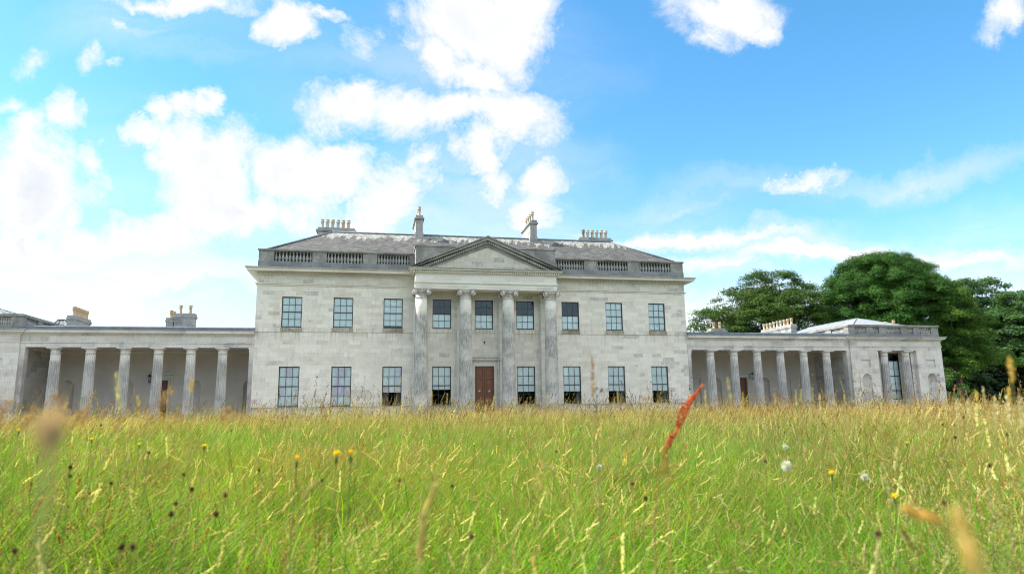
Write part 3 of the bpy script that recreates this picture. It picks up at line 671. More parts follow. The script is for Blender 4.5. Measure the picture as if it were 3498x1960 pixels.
for s in (-1, 1):
    def bx(mb_, x0, x1, *r): return mb_.box(*sorted((s*x0, s*x1)), *r)
    def M_(mb_): return mb_ if s > 0 else mb_.mirror()
    # loggia back wall
    mb = MB(); o2 = [(c-.49, c+.49, 1.06, 3.375) for c in NI] + [(c-.52, c+.52, FL, 3.39) for c in BD] + [(DC-.57, DC+.57, FL, 3.38)]
    wall_grid(mb, W, PX0, FL-.3, 5.62, 5, [q for q in o2 if q[2] > .5], 0.)
    mb = MB()
    wall_grid(mb, W, PX0, FL-.3, 5.62, 5, [q for q in o2[4:]], .12)
    mb2 = MB(); wall_grid(mb2, W, PX0, FL-.3, 5.62, 5, o2, .0001)
    mb = MB()
    xs_ = sorted({W, PX0, *[v for q in o2 for v in q[:2]]}); zs_ = sorted({FL-.3, 5.62, *[v for q in o2 for v in q[2:4]]})
    for i in range(len(xs_)-1):
        for j in range(len(zs_)-1):
            cx, cz = (xs_[i]+xs_[i+1])/2, (zs_[j]+zs_[j+1])/2
            if any(q[0] < cx < q[1] and q[2] < cz < q[3] for q in o2): continue
            mb.quad((xs_[i], 5, zs_[j]), (xs_[i+1], 5, zs_[j]), (xs_[i+1], 5, zs_[j+1]), (xs_[i], 5, zs_[j+1]))
    for c in NI: niche(mb, c, .49, 1.06, 3.375, 5)
    for c, h_ in [(c, .52) for c in BD] + [(DC, .57)]:
        zt = 3.39 if h_ == .52 else 3.38; dp = .1 if h_ == .52 else .2
        for X in (c-h_, c+h_): mb.quad((X, 5, FL), (X, 5+dp, FL), (X, 5+dp, zt), (X, 5, zt))
        mb.quad((c-h_, 5, zt), (c+h_, 5, zt), (c+h_, 5+dp, zt), (c-h_, 5+dp, zt))
        if h_ == .52: mb.quad((c-h_, 5+dp, FL), (c+h_, 5+dp, FL), (c+h_, 5+dp, zt), (c-h_, 5+dp, zt))
    mb.box(W, PX0, 5.5, 5.7, FL-.3, 6.6)
    for a, b_ in ((W, BD[0]-.52), (BD[0]+.52, DC-.85), (DC+.85, BD[1]-.52), (BD[1]+.52, PX0)): mb.box(a, b_, 4.96, 4.999, .95, 1.02)
    M_(mb); lw = mb.build('loggia_wall', 'loggia_plaster', H)
    mb = MB(); mb.box(W+.004, PX0-.004, .62, 4.995, 5.62, 5.8)
    mb.box(W+.004, PX0-.004, 4.75, 4.994, 5.42, 5.615); mb.box(W+.004, PX0-.004, 4.85, 4.992, 5.30, 5.415); mb.box(PX0-.25, PX0-.005, .62, 4.745, 5.42, 5.614)
    M_(mb).build('loggia_ceiling', 'loggia_plaster', H)
    mb = MB(); mb.box(W, PX0, -.35, 5.0, FL-.35, FL); mb.box(W, PX0, -.7, -.35, FL-.35, FL-.12); M_(mb).build('colonnade_floor', 'wing_stone', H)
    mb = MB(); mb.box(W-.2, W+.004-.001, .0, 0.001, 0, .01)
    # door in loggia with surround and overdoor
    d = door(s*DC, .57, FL, 3.38, 5.14, 1, H, knobs=False)
    mb = MB()
    for q in (-1, 1): mb.box(DC+q*.57, DC+q*.76, 4.93, 4.999, FL, 3.38) if q > 0 else mb.box(DC-.76, DC-.57, 4.93, 4.999, FL, 3.38)
    for q in (-1, 1): mb.box(*sorted((DC+q*.80, DC+q*.95)), 4.87, 4.999, 3.2, 3.75)
    mb.box(DC-.76, DC+.76, 4.93, 4.999, 3.38, 3.58); mb.box(DC-.76, DC+.76, 4.95, 4.999, 3.58, 3.78); mb.box(DC-1.05, DC+1.05, 4.72, 4.999, 3.78, 3.92)
    M_(mb).build('door_surround', 'portico_stone', H)
    # wall lantern beside the door
    lx = DC+.95 if s > 0 else -(DC+.68)
    g = MB(); X = lx; Y = 4.62
    g.tube([(X, 4.99, 3.75), (X, 4.8, 3.85), (X, Y, 3.95), (X, Y, 3.8)], .02, 6); g.lathe([(.02, 3.80), (.06, 3.76), (.14, 3.66), (.15, 3.64)], c=(X, Y), seg=6, smooth=False)
    for k in range(4):
        a = PI/4+k*PI/2; g.tube([(X+.13*math.cos(a), Y+.13*math.sin(a), 3.64), (X+.09*math.cos(a), Y+.09*math.sin(a), 3.28)], .012, 4)
    g.lathe([(.10, 3.28), (.10, 3.25), (.03, 3.20)], c=(X, Y), seg=6, smooth=False)
    lo_ = g.build('wall_lantern', 'iron', H)
    MB().lathe([(.085, 3.285), (.12, 3.63)], c=(X, Y), seg=4, smooth=False).build('lantern_glass', 'old_glass', lo_)
    # colonnade columns and end responds
    for c in WC: wing_col(s*c, .28)
    for c in (W+.12, PX0-.02):
        wing_col(s*c, .28) if 0 else None
    for c in (W+.0, PX0+.0):
        mb = MB(); a0_, a1_ = (W+.003, W+.30) if c < 20 else (PX0-.30, PX0-.003)
        mb.box(a0_, a1_, 0., .58, FL, 5.12); mb.box(a0_-(.05 if c > 20 else 0), a1_+(.05 if c < 20 else 0), -.05, .63, 5.36, 5.485); mb.box(a0_-(.02 if c > 20 else 0), a1_+(.02 if c < 20 else 0), -.02, .6, 5.12, 5.36)
        for k in range(5): mb.box(a0_+.03+k*.055, a0_+.05+k*.055, -.012, 0, FL+.1, 5.0)
        M_(mb).build('respond_pilaster', 'wing_column', H)
    # entablature over colonnade
    mb = MB(); x0_, x1_ = W+.003, PX0-.003
    mb.box(x0_, x1_, -.04, .60, SO, 5.78); mb.box(x0_, x1_, -.09, .60, 5.78, 5.87); mb.box(x0_, x1_, -.04, .60, 5.87, 6.34)
    mb.prism([(-.04, 6.34), (-.10, 6.36), (-.12, 6.42), (-.16, 6.47), (-.34, 6.49), (-.34, 6.62), (-.40, 6.70), (.60, 6.70), (.60, 6.34)], x0_, x1_)
    M_(mb).build('colonnade_entablature', 'wing_stone', H)
    mb = MB(); mb.prism([(-.36, 6.705), (-.37, 6.90), (-.33, 6.955), (-.25, 6.965), (2.8, 7.08), (5.7, 6.96), (5.7, 6.705)], x0_, x1_)
    M_(mb).build('colonnade_roof', 'lead', H)
    # rear range behind the colonnade, pavilion walls
    mb = MB(); pn = [(PCX-3.32-.47, PCX-3.32+.47, 1.12, 3.46), (PCX+3.32-.47, PCX+3.32+.47, 1.12, 3.46)]
    pnl = [(PCX-3.32-.485, PCX-3.32+.485, 4.035, 4.685), (PCX+3.32-.485, PCX+3.32+.485, 4.035, 4.685)]
    rec = (PCX-2.02, PCX+1.98, GZ-.3, SO)
    opn = pn+pnl+[rec]
    xs_ = sorted({PX0, PX1, *[v for q in opn for v in q[:2]]}); zs_ = sorted({GZ-.3, SO, *[v for q in opn for v in q[2:4]]})
    for i in range(len(xs_)-1):
        for j in range(len(zs_)-1):
            cx, cz = (xs_[i]+xs_[i+1])/2, (zs_[j]+zs_[j+1])/2
            if any(q[0] < cx < q[1] and q[2] < cz < q[3] for q in opn): continue
            mb.quad((xs_[i], PYF, zs_[j]), (xs_[i+1], PYF, zs_[j]), (xs_[i+1], PYF, zs_[j+1]), (xs_[i], PYF, zs_[j+1]))
    for q in pn: niche(mb, (q[0]+q[1])/2, .47, 1.12, 3.46, PYF)
    for a, b_, c_, d_ in pnl:
        Y = PYF+.09
        mb.quad((a, Y, c_), (b_, Y, c_), (b_, Y, d_), (a, Y, d_))
        mb.quad((a, PYF, c_), (b_, PYF, c_), (b_, Y, c_), (a, Y, c_)); mb.quad((a, PYF, d_), (b_, PYF, d_), (b_, Y, d_), (a, Y, d_)); mb.quad((a, PYF, c_), (a, Y, c_), (a, Y, d_), (a, PYF, d_)); mb.quad((b_, PYF, c_), (b_, Y, c_), (b_, Y, d_), (b_, PYF, d_))
    mb.box(PX0, PX0+.4, PYF, 5.0, GZ-.3, SO) if 0 else None
    mb.quad((PX0, PYF, GZ-.3), (PX0, 16, GZ-.3), (PX0, 16, SO), (PX0, PYF, SO)); mb.quad((PX1, PYF, GZ-.3), (PX1, 16, GZ-.3), (PX1, 16, SO), (PX1, PYF, SO)); mb.quad((PX0, 16, GZ-.3), (PX1, 16, GZ-.3), (PX1, 16, SO), (PX0, 16, SO))
    # recess jambs and antae
    a, b_ = rec[0], rec[1]
    mb.box(a-.25, a-.001, PYF+.002, 1.1, GZ-.3, SO-.002); mb.box(b_+.001, b_+.25, PYF+.002, 1.1, GZ-.3, SO-.002)
    mb.box(a, a+.35, .22, 1.1, GZ-.3, SO-.002); mb.box(b_-.35, b_, .22, 1.1, GZ-.3, SO-.002)
    for q in pn: mb.box(q[0]-.08, q[1]+.08, PYF-.07, PYF-.001, 1.04, 1.12)
    M_(mb); mb.build('pavilion_wall', 'wing_stone', H)
    # recess back wall with the tall sash
    mb = MB(); wz0, wz1, wh = 1.17, 5.36, 1.03
    wall_grid(mb, a+.35, b_-.35, GZ-.3, SO-.004, .9, [(PCX-wh, PCX+wh, wz0, wz1)], .15); mb.box(PCX-wh-.08, PCX+wh+.08, .84, .899, 1.08, 1.168)
    mb.box(a, b_, PYF+.05, .9, FL-.4, FL-.1)
    M_(mb).build('recess_wall', 'portico_stone', H)
    mb = MB(); mb.box(PX0+.3, PX1-.3, 3.2, 3.3, .2, 5.3); M_(mb).build('interior_wall', 'room_shade', H)
    window(s*PCX, wz0, wz1, 1.03, hw=wh, cols=4, rows=6, blind=(2.06, 4.66))
    MB().box(s*PCX-wh+.03, s*PCX+wh-.03, 1.15, 1.156, 1.25, 1.98).build('blind', 'blind_cloth', H)
    for c in (PCX-1.1, PCX+1.12): wing_col(s*c, .27)
    # pavilion entablature
    mb = MB()
    mitre(mb, [(0, SO), (.0, 5.79), (.045, 5.80), (.045, 5.91), (0, 5.915), (0, 6.34), (.06, 6.36), (.10, 6.44), (.30, 6.50), (.32, 6.60), (.38, 6.68), (-.3, 6.70), (-.5, 6.70), (-.5, SO)], PX0, PX1, PYF, 16)
    mb.box(PX0+.3, PX1-.3, PYF+.49, 1.4, SO-.003, 5.6)
    M_(mb); pe_ = mb.build('pavilion_entablature', 'wing_stone', H)
    mb = MB(); mitre(mb, [(0, 6.703), (.385, 6.69), (.39, 6.64), (.402, 6.64), (.402, 6.72), (0, 6.73)], PX0, PX1, PYF, 16); M_(mb).build('cornice_capping', 'weathered', pe_)
    mb = MB(); mb.box(PX0+.02, PX1-.02, PYF+.03, PYF+.40, 6.705, 6.99); mb.box(PX0+.02, PX0+.40, PYF+.40, 12, 6.705, 6.99); mb.box(PX1-.40, PX1-.02, PYF+.40, 12, 6.705, 6.99)
    M_(mb).build('balustrade_plinth', 'slate_plinth', H)
    pp = [(PX0, 33.36), (34.5, 35.2), (35.8, 36.45), (38.03, 38.7), (39.35, 39.97), (41.22, PX1-.03)]
    ss = [(33.36, 34.5, 8), (35.2, 35.8, 4), (36.45, 38.03, 11), (38.7, 39.35, 4), (39.97, 41.22, 8)]
    mb = MB(); y0_, y1_ = PYF+.06, PYF+.34
    for X0, X1 in ((PX0+.03, PX0+.33), (PX1-.36, PX1-.06)):
        mb.box(X0, X1, y1_+.001, .55, 6.99, 7.60); mb.box(X0, X1, 2.3, 3.1, 6.99, 7.6); mb.box(X0, X1, 4.9, 12, 6.99, 7.6)
        mb.box(X0-.05, X1+.05, y1_+.061, 12, 7.601, 7.79)
    mb.box(PX0-.03, PX1, y0_-.06, y1_+.06, 7.60, 7.66); mb.box(PX0-.05, PX1+.02, y0_-.09, y1_+.06, 7.66, 7.79)
    M_(mb); pb = mb.build('balustrade', 'lichen_stone', H)
    for a_, b2 in pp: bx(MB(), a_+(.03 if a_ == PX0 else 0), b2, y0_, y1_, 6.99, 7.60).build('pier', 'lichen_stone', pb)
    rest = MB()
    def stuffbal(x, y):
        q = baluster_mesh(.72, .612/.79); rest.add([(vx+x, vy+y, vz+6.99) for vx, vy, vz in q.v], q.f, True)
    for a_, b2, n in ss:
        if s > 0: put_balusters(pb, pbal, a_, b2, n if n != 8 or a_ < 35 else 7, PYF+.2, 6.99)
        else:
            for k in range(n): stuffbal(-(a_+(b2-a_)*(k+.5)/n), PYF+.2)
    for X in (PX0+.18, PX1-.21):
        for lo, hi, n in ((.55, 2.3, 11), (3.1, 4.9, 11)):
            for k in range(n): stuffbal(s*X, lo+(hi-lo)*(k+.5)/n)
    tag(rest.build('balusters', 'weathered', pb), kind='stuff')
    # pavilion roof
    mb = MB(); x0_, x1_, ry0, ry1, rz = PX0+.9, PX1-1.0, 4.4, 12.0, 8.98
    mb.add([(x0_, .6, 7.62), (x1_, .6, 7.62), (x1_, 15.5, 7.62), (x0_, 15.5, 7.62), (37.2, ry0, rz), (37.2, ry1, rz)], [(0, 1, 4), (1, 2, 5, 4), (2, 3, 5), (3, 0, 4, 5)])
    mb.box(PX0+.41, PX1-.41, PYF+.41, 15.5, 6.75, 6.9); mb.box(x0_, x1_, .6, 15.4, 6.9, 7.615)
    M_(mb); pr_ = mb.build('pavilion_roof', 'pale_lead', H)
    mb = MB(); mb.tube([(37.2, ry0, rz), (37.2, ry1, rz)], .06)
    for X in (x0_, x1_): mb.tube([(37.2, ry0, rz), (X, .6, 7.64)], .05)
    for k in range(1, 9): mb.tube([(x0_, .6+k*1.45, 7.64), (37.2, min(max(ry0, .6+k*1.45), ry1), rz if .6+k*1.45 > ry0 else rz)], .025, 4) if .6+k*1.45 > ry0 else None
    M_(mb).build('ridge_lead', 'lead', pr_)
    # chimneys of the rear range
    if s > 0:
        chimney(24.3, 25.8, 9, 9.9, 6.5, 8.33, [(24.72, 9.3, .62, 'yellow_clay', .15), (25.05, 9.7, .6, 'dark_clay', .15), (25.38, 9.3, .66, 'yellow_clay', .15)])
        chimney(31.1, 31.72, 6, 11.2, 6.5, 8.45, [(31.4, 6.3+i*.6, .62, ['yellow_clay', 'yellow_clay', 'yellow_clay', 'grey_clay', 'grey_clay', 'grey_clay', 'yellow_clay', 'yellow_clay', 'grey_clay'][i], .15) for i in range(9)], cap=.08)
        chimney(40.6, 41.2, 3.6, 6.6, 6.9, 8.05, [(40.9, 4.0+i*1.0, .62, 'yellow_clay', .16) for i in range(3)], cap=.05)
    else:
        chimney(-32.26, -31.66, 6, 9.0, 6.5, 8.42, [(-31.95, 6.4+i*.6, .72, 'yellow_clay', .17) for i in range(5)], cap=.08)
        chimney(-24.5, -23.0, 6.2, 7.0, 6.5, 8.72, [(-24.15, 6.6, .72, 'yellow_clay', .15), (-23.4, 6.6, .72, 'yellow_clay', .15)], cap=.08)
        chimney(-25.15, -24.6, 6.35, 8.2, 6.5, 8.36, [(-24.87, 6.7, .66, 'yellow_clay', .15), (-24.87, 7.5, .66, 'yellow_clay', .15)], cap=.05)
        g = MB(); g.add([(-35.0, 9, 7.6), (-32.9, 9, 7.6), (-32.9, 11, 7.6), (-35.0, 11, 7.6), (-34.4, 9.7, 8.62), (-34.0, 9.7, 8.62), (-34.0, 10.3, 8.62), (-34.4, 10.3, 8.62)], [(0, 1, 5, 4), (1, 2, 6, 5), (2, 3, 7, 6), (3, 0, 4, 7), (4, 5, 6, 7)])
        sk = g.build('skylight', 'pale_lead', H)
        g = MB()
        for p, q in (((-35, 9), (-34.4, 9.7)), ((-32.9, 9), (-34.0, 9.7)), ((-34.3, 9), (-34.25, 9.7)), ((-33.6, 9), (-34.12, 9.7)), ((-32.9, 10), (-34, 10))): g.tube([(*p, 7.62), (*q, 8.63)], .03, 4)
        g.box(-34.45, -33.95, 9.65, 10.35, 8.62, 8.67); g.build('glazing_bar', 'sash_paint', sk)
    MB().box(*sorted((s*(W+.5), s*(PX0))), 5.75, 15.5, GZ, 6.6).build('rear_range', 'ashlar', H)

#@@GROUND
# ------------------------------------------------------------------ ground
from mathutils import noise as mnoise
def gz(x, y):
    t = min(max((y+53.44)/41.4, -2.), 1.)
    b = .05+(.60)*(t-1) if t < 1 else .05
    return b+.05*mnoise.noise(Vector((x*.22, y*.22, 3.)))*(1 if t < 1 else 0)
def axis_pts(lo, hi, dense0, dense1, step):
    a = list(np.arange(dense0, dense1+.01, step)); f = step
    x = dense0
    while x > lo: f *= 1.5; x -= f; a.insert(0, x)
    f = step; x = dense1
    while x < hi: f *= 1.5; x += f; a.append(x)
    return np.array(a)
gx = axis_pts(-4500, 4500, -46, 46, 1.); gy = axis_pts(-4500, 4500, -60, -12, 1.)
V = np.array([(x, y, gz(x, y)) for y in gy for x in gx]); nx = len(gx)
fa = np.array([(j*nx+i, j*nx+i+1, (j+1)*nx+i+1, (j+1)*nx+i) for j in range(len(gy)-1) for i in range(nx-1)])
tag(npobj('ground', V, fa, 'meadow_soil', smooth=True), kind='structure')
mb = MB(); mb.box(-46, 46, -11.5, .2, -.2, .105); tag(mb.build('gravel_forecourt', 'gravel'), kind='structure')

# ------------------------------------------------------------------ grass
def ribbons(root, h, ang, lean, curve, width, segs=4, roll_=None, tip=.12):
    """N grass blades: root (N,3), height, lean direction, lean (radians), extra curve; returns verts (N*2*(segs+1),3), quads"""
    N = len(h); t = np.linspace(0, 1, segs+1)
    th = lean[:, None]+curve[:, None]*t[None]**1.3                        # tilt from vertical along the blade
    dl = (h/segs)[:, None]
    dr = np.sin(th)*dl; dzz = np.cos(th)*dl
    r = np.concatenate([np.zeros((N, 1)), np.cumsum(dr[:, :-1], 1)], 1); z = np.concatenate([np.zeros((N, 1)), np.cumsum(dzz[:, :-1], 1)], 1)
    c, s_ = np.cos(ang), np.sin(ang)
    P = np.stack([root[:, 0:1]+r*c[:, None], root[:, 1:2]+r*s_[:, None], root[:, 2:3]+z], -1)
    wa = rng.uniform(0, 2*PI, N) if roll_ is None else roll_
    wd = np.stack([np.cos(wa), np.sin(wa), np.zeros(N)], -1)[:, None, :]
    prof = (1-t**2.2*(1-tip))[None, :, None]*width[:, None, None]*.5
    A = P-wd*prof; B = P+wd*prof
    V = np.stack([A, B], 2).reshape(-1, 3)
    k = segs+1; b0 = (np.arange(N)*2*k)[:, None]+2*np.arange(segs)[None]
    Fq = np.stack([b0, b0+1, b0+3, b0+2], -1).reshape(-1, 4)
    return V, Fq, P
def quads_at(c, ax, sd_, L, Wd):
    """N small leaves: centre, axis dir, side dir, length, width"""
    a = ax*L[:, None]/2; s_ = sd_*Wd[:, None]/2
    V = np.stack([c-a, c-s_-a*.1, c+a, c+s_-a*.1], 1).reshape(-1, 3)
    return V, np.arange(len(c)*4).reshape(-1, 4)
def unit(v): return v/np.maximum(np.linalg.norm(v, axis=-1, keepdims=True), 1e-9)
class Acc:
    def __init__(s): s.V = []; s.F = []; s.C = []; s.n = 0
    def add(s, V, Fq, C):
        s.V.append(V); s.F.append(Fq+s.n); s.C.append(np.broadcast_to(C, V.shape) if C.ndim == 1 else C); s.n += len(V)
    def get(s): return np.concatenate(s.V), np.concatenate(s.F), np.concatenate(s.C)
GREEN = np.array([(.105, .222, .014), (.145, .265, .020), (.185, .275, .030), (.062, .138, .012), (.228, .278, .044)])
STRAW = np.array([(.30, .24, .09), (.36, .30, .14), (.25, .18, .06), (.42, .37, .22), (.22, .20, .08)])
HEADC = np.array([(.36, .29, .12), (.42, .35, .18), (.30, .22, .08), (.46, .39, .23), (.36, .25, .07)])
RUST = np.array([(.22, .12, .065), (.19, .10, .05), (.27, .17, .10)])
def heads(A, P, h, n=16, hl=.085, ld=.013, wd=.0035, spread=.35, pal=STRAW, loose=0.):
    """seed heads of n spikelets along the last hl metres of each stem P (N,k,3)"""
    N = len(P); tip = P[:, -1]; d = unit(P[:, -1]-P[:, -2])
    for q in range(N):
        L = hl*rng.uniform(.7, 1.3); t = rng.uniform(-.15, 1, n); o_ = unit(rng.normal(size=(n, 3)))
        rad_ = (.0025+loose*(1-np.abs(t-.35)))*rng.uniform(.5, 1, n)
        o_ -= (o_@d[q])[:, None]*d[q]; o_ = unit(o_)
        c = tip[q]+d[q]*(t[:, None]*L)+o_*rad_[:, None]
        ax = unit(d[q]+o_*spread*rng.uniform(.4, 1.6, (n, 1))); sd_ = unit(np.cross(ax, rng.normal(size=(n, 3))))
        V_, F_ = quads_at(c, ax, sd_, np.full(n, ld)*rng.uniform(.7, 1.4, n), np.full(n, wd)*rng.uniform(.8, 1.4, n))
        col = pal[rng.integers(len(pal))]*rng.uniform(.75, 1.2)
        A.add(V_, F_, np.array(col))
def make_tuft(kind, far=False):
    A = Acc(); wmul = 2.2 if far else 1.
    R_ = .30 if far else .20
    def blades(n, h0, h1, pal, w0=.0028, w1=.005, lean=.25, curve=.9, segs=5, wind=.28):
        a = rng.uniform(0, 2*PI, n); rr = R_*np.sqrt(rng.uniform(0, 1, n)); root = np.stack([rr*np.cos(a), rr*np.sin(a), np.full(n, -.03)], -1)
        ang = rng.normal(0, .9, n) if rng.uniform() < 2 else a
        ang = np.where(rng.uniform(size=n) < .35, rng.uniform(0, 2*PI, n), ang)
        V_, F_, P_ = ribbons(root, rng.uniform(h0, h1, n), ang, np.abs(rng.normal(0, lean, n))+wind*.5, np.abs(rng.normal(curve*.6, curve*.5, n)), rng.uniform(w0, w1, n)*wmul, segs if not far else 3)
        c = pal[rng.integers(len(pal), size=n)]*rng.uniform(.75, 1.25, (n, 1)); k = len(V_)//n
        A.add(V_, F_, np.repeat(c, k, 0)); return P_
    if kind == 'g':
        blades(60 if not far else 45, .26, .55, GREEN, .003, .0065, .35, 1.3, 6); blades(34, .2, .42, GREEN, .002, .004); blades(8, .2, .5, STRAW, .002, .004)
        P_ = blades(5, .42, .62, HEADC, .0012, .0018, .15, .8); heads(A, P_, 0, 22, .055, ld=.011, wd=.005, pal=HEADC)
    if kind == 'n':       # long loose blades and leaning stalks
        blades(26, .5, .85, GREEN[[0, 1, 2, 0, 4]], .004, .0085, .45, 1.5, 8, wind=.5); blades(7, .45, .8, STRAW, .002, .004, .4, .9, 6)
        P_ = blades(4, .55, .80, HEADC*1.1, .0013, .002, .30, 1.1); heads(A, P_, 0, 46, .075, ld=.011, wd=.0045, pal=HEADC*1.2, loose=.002)
    if kind == 'b':       # lush arching clump
        blades(120, .38, .80, GREEN[[0, 1, 2, 3, 1]]*1.12, .0035, .0078, .40, 1.7, 7, wind=.6); blades(5, .3, .5, STRAW, .002, .004)
    if kind == 's':
        blades(50 if not far else 36, .2, .48, GREEN, .0025, .005, .3, 1.1); blades(8, .25, .5, STRAW, .0018, .003)
        P_ = blades(9 if not far else 12, .42, .66, HEADC, .0012, .002, .14, .9); heads(A, P_, 0, 30 if not far else 12, .062, ld=.013 if not far else .022, wd=.006 if not far else .010, pal=HEADC)
    if kind == 'l':       # loose airy panicles
        blades(40, .2, .45, GREEN); P_ = blades(10, .42, .68, STRAW, .0013, .002, .08, .4)
        heads(A, P_, 0, 26 if not far else 12, .12, ld=.007 if not far else .016, wd=.003 if not far else .006, spread=.9, loose=.018, pal=np.concatenate([STRAW, RUST[:1]]))
    if kind == 'r':
        blades(45, .2, .45, GREEN); P_ = blades(11, .45, .68, RUST, .0014, .002, .12, .5); heads(A, P_, 0, 24 if not far else 12, .11, ld=.008 if not far else .016, wd=.003 if not far else .006, spread=.9, loose=.015, pal=RUST)
    if kind == 't':       # sparse taller flowering stems
        blades(30, .2, .45, GREEN); P_ = blades(7, .60, .88, STRAW, .0016, .0024, .08, .4)
        heads(A, P_, 0, 24, .10, ld=.012 if not far else .02, wd=.004 if not far else .009, spread=.5, loose=.006, pal=np.concatenate([STRAW, RUST[:1]]))
    if kind == 'w':       # broad low leaves
        blades(50, .2, .42, GREEN); n = 26
        V_, F_, P_ = ribbons(np.stack([rng.uniform(-.12, .12, n), rng.uniform(-.12, .12, n), np.zeros(n)], -1), rng.uniform(.12, .30, n), rng.uniform(0, 2*PI, n), rng.uniform(.2, .8, n), rng.uniform(.4, 1.2, n), rng.uniform(.012, .026, n), 5)
        A.add(V_, F_, np.repeat(np.array([(.05, .13, .03)])*rng.uniform(.6, 1.3, (n, 1)), len(V_)//n, 0))
    V_, F_, C_ = A.get()
    return V_, F_, C_
tcol_ = bpy.data.collections.new('meadow_tufts'); kinds = []
for far in (False, True):
    for kd in ('n', 'n', 'n', 'g', 'g', 'g', 'b', 'b', 'b', 's', 's', 's', 'l', 'l', 'r', 'w', 't', 't'):
        V_, F_, C_ = make_tuft(kd, far); nm = 'tuft_%02d' % len(kinds)
        o_ = bpy.data.objects.new(nm, npmesh(nm, V_, F_, 'grass_blade', C_)); tcol_.objects.link(o_); kinds.append((kd, far))
IDX = {}
for i, (kd, far) in enumerate(kinds): IDX.setdefault((kd, far), []).append(i)
pts = []; rot = []; scl = []; idx = []; tin = []
fdir = math.atan2(F.x, F.y)
def scatter(d0, d1, dens, smul, far):
    n = int(dens*.5*2.0*(d1*d1-d0*d0)); d = np.sqrt(rng.uniform(d0*d0, d1*d1, n)); a = fdir+rng.uniform(-1.0, 1.0, n)
    for q in range(n):
        x = CAMLOC.x+d[q]*math.sin(a[q]); y = CAMLOC.y+d[q]*math.cos(a[q])
        if y > -11.8 or abs(x) > 60 or (d[q] < 1.1): continue
        nz = mnoise.noise(Vector((x*.16, y*.16, 0.))); n2 = mnoise.noise(Vector((x*.5, y*.5, 7.)))
        rgt = (a[q]-fdir)/1.0; fl = d[q]/40
        r = rng.uniform()
        ps = .07+.12*max(rgt, 0)+.40*fl+min(0, rgt)*.12+.45*nz+.18*max(rgt, 0); pl_ = .10+.14*fl; pr_q = .05+.02*fl+max(0, -rgt-.35)*1.0*fl+max(0, n2-.25)*.25
        if d[q] < 9 and rng.uniform() < .20: kd = 'n'
        elif d[q] > 9 and rng.uniform() < .10: kd = 't'
        elif r < ps: kd = 's'
        elif r < ps+pl_: kd = 'l'
        elif r < ps+pl_+pr_q: kd = 'r'
        elif r < ps+pl_+pr_q+.06+.06*max(rgt, 0): kd = 'w'
        elif d[q] > 7 and rng.uniform() < .22: kd = 't'
        elif n2 < .15+max(0, -rgt)*.8 and d[q] < 24 and rng.uniform() < .88: kd = 'b'
        else: kd = 'g'
        L = IDX[(kd, far)]; idx.append(L[rng.integers(len(L))])
        pts.append((x, y, gz(x, y))); n3 = mnoise.noise(Vector((x*.8, y*.8, 13.))); wind = .10+.25*max(0, -rgt)+.5*n3
        yaw_ = rng.normal(0, .5)+.15+1.2*n2; rot.append((rng.normal(0, .10)+.2*n2, wind, yaw_))
        hs_ = 1.05 if d[q] < 9 else .95
        scl.append(smul*hs_*rng.uniform(.70, 1.22)*(1+.5*n2)*(1.18 if kd == 't' else 1))
        g = 1+.35*nz; w_ = np.array([1+.25*max(0, fl-.15)+.25*nz, 1.06, .9-.05*nz])*rng.uniform(.80, 1.15)*(1+.5*n3)
        tin.append((*w_, 1))
scatter(1.1, 5.5, 46, 1.0, False); scatter(5.5, 14, 26, 1.05, False); scatter(14, 60, 7.5, 1.12, True)
me = bpy.data.meshes.new('meadow_grass'); me.from_pydata(pts, [], [])
for nm, ty, dat in (('rot', 'FLOAT_VECTOR', rot), ('scl', 'FLOAT', scl), ('idx', 'INT', idx), ('tint', 'FLOAT_COLOR', tin)):
    a = me.attributes.new(nm, ty, 'POINT')
    a.data.foreach_set({'FLOAT_VECTOR': 'vector', 'FLOAT': 'value', 'INT': 'value', 'FLOAT_COLOR': 'color'}[ty], np.array(dat, np.int32 if ty == 'INT' else np.float32).ravel())
me.materials.append(MATS['grass_blade'])
G = bpy.data.objects.new('meadow_grass', me); COL.objects.link(G); tag(G, kind='stuff')
ng = bpy.data.node_groups.new('meadow', 'GeometryNodeTree'); ng.interface.new_socket('Geometry', in_out='INPUT', socket_type='NodeSocketGeometry'); ng.interface.new_socket('Geometry', in_out='OUTPUT', socket_type='NodeSocketGeometry')
gi = ng.nodes.new('NodeGroupInput'); go = ng.nodes.new('NodeGroupOutput'); ip = ng.nodes.new('GeometryNodeInstanceOnPoints'); ci = ng.nodes.new('GeometryNodeCollectionInfo')
ci.inputs[0].default_value = tcol_; ci.inputs[1].default_value = True; ci.inputs[2].default_value = True
def na(nm, ty):
    n = ng.nodes.new('GeometryNodeInputNamedAttribute'); n.data_type = ty; n.inputs[0].default_value = nm; return n.outputs[0]
ng.links.new(gi.outputs[0], ip.inputs['Points']); ng.links.new(ci.outputs[0], ip.inputs['Instance']); ip.inputs['Pick Instance'].default_value = True
ng.links.new(na('idx', 'INT'), ip.inputs['Instance Index']); ng.links.new(na('rot', 'FLOAT_VECTOR'), ip.inputs['Rotation']); ng.links.new(na('scl', 'FLOAT'), ip.inputs['Scale'])
ng.links.new(ip.outputs[0], go.inputs[0]); md = G.modifiers.new('meadow', 'NODES'); md.node_group = ng

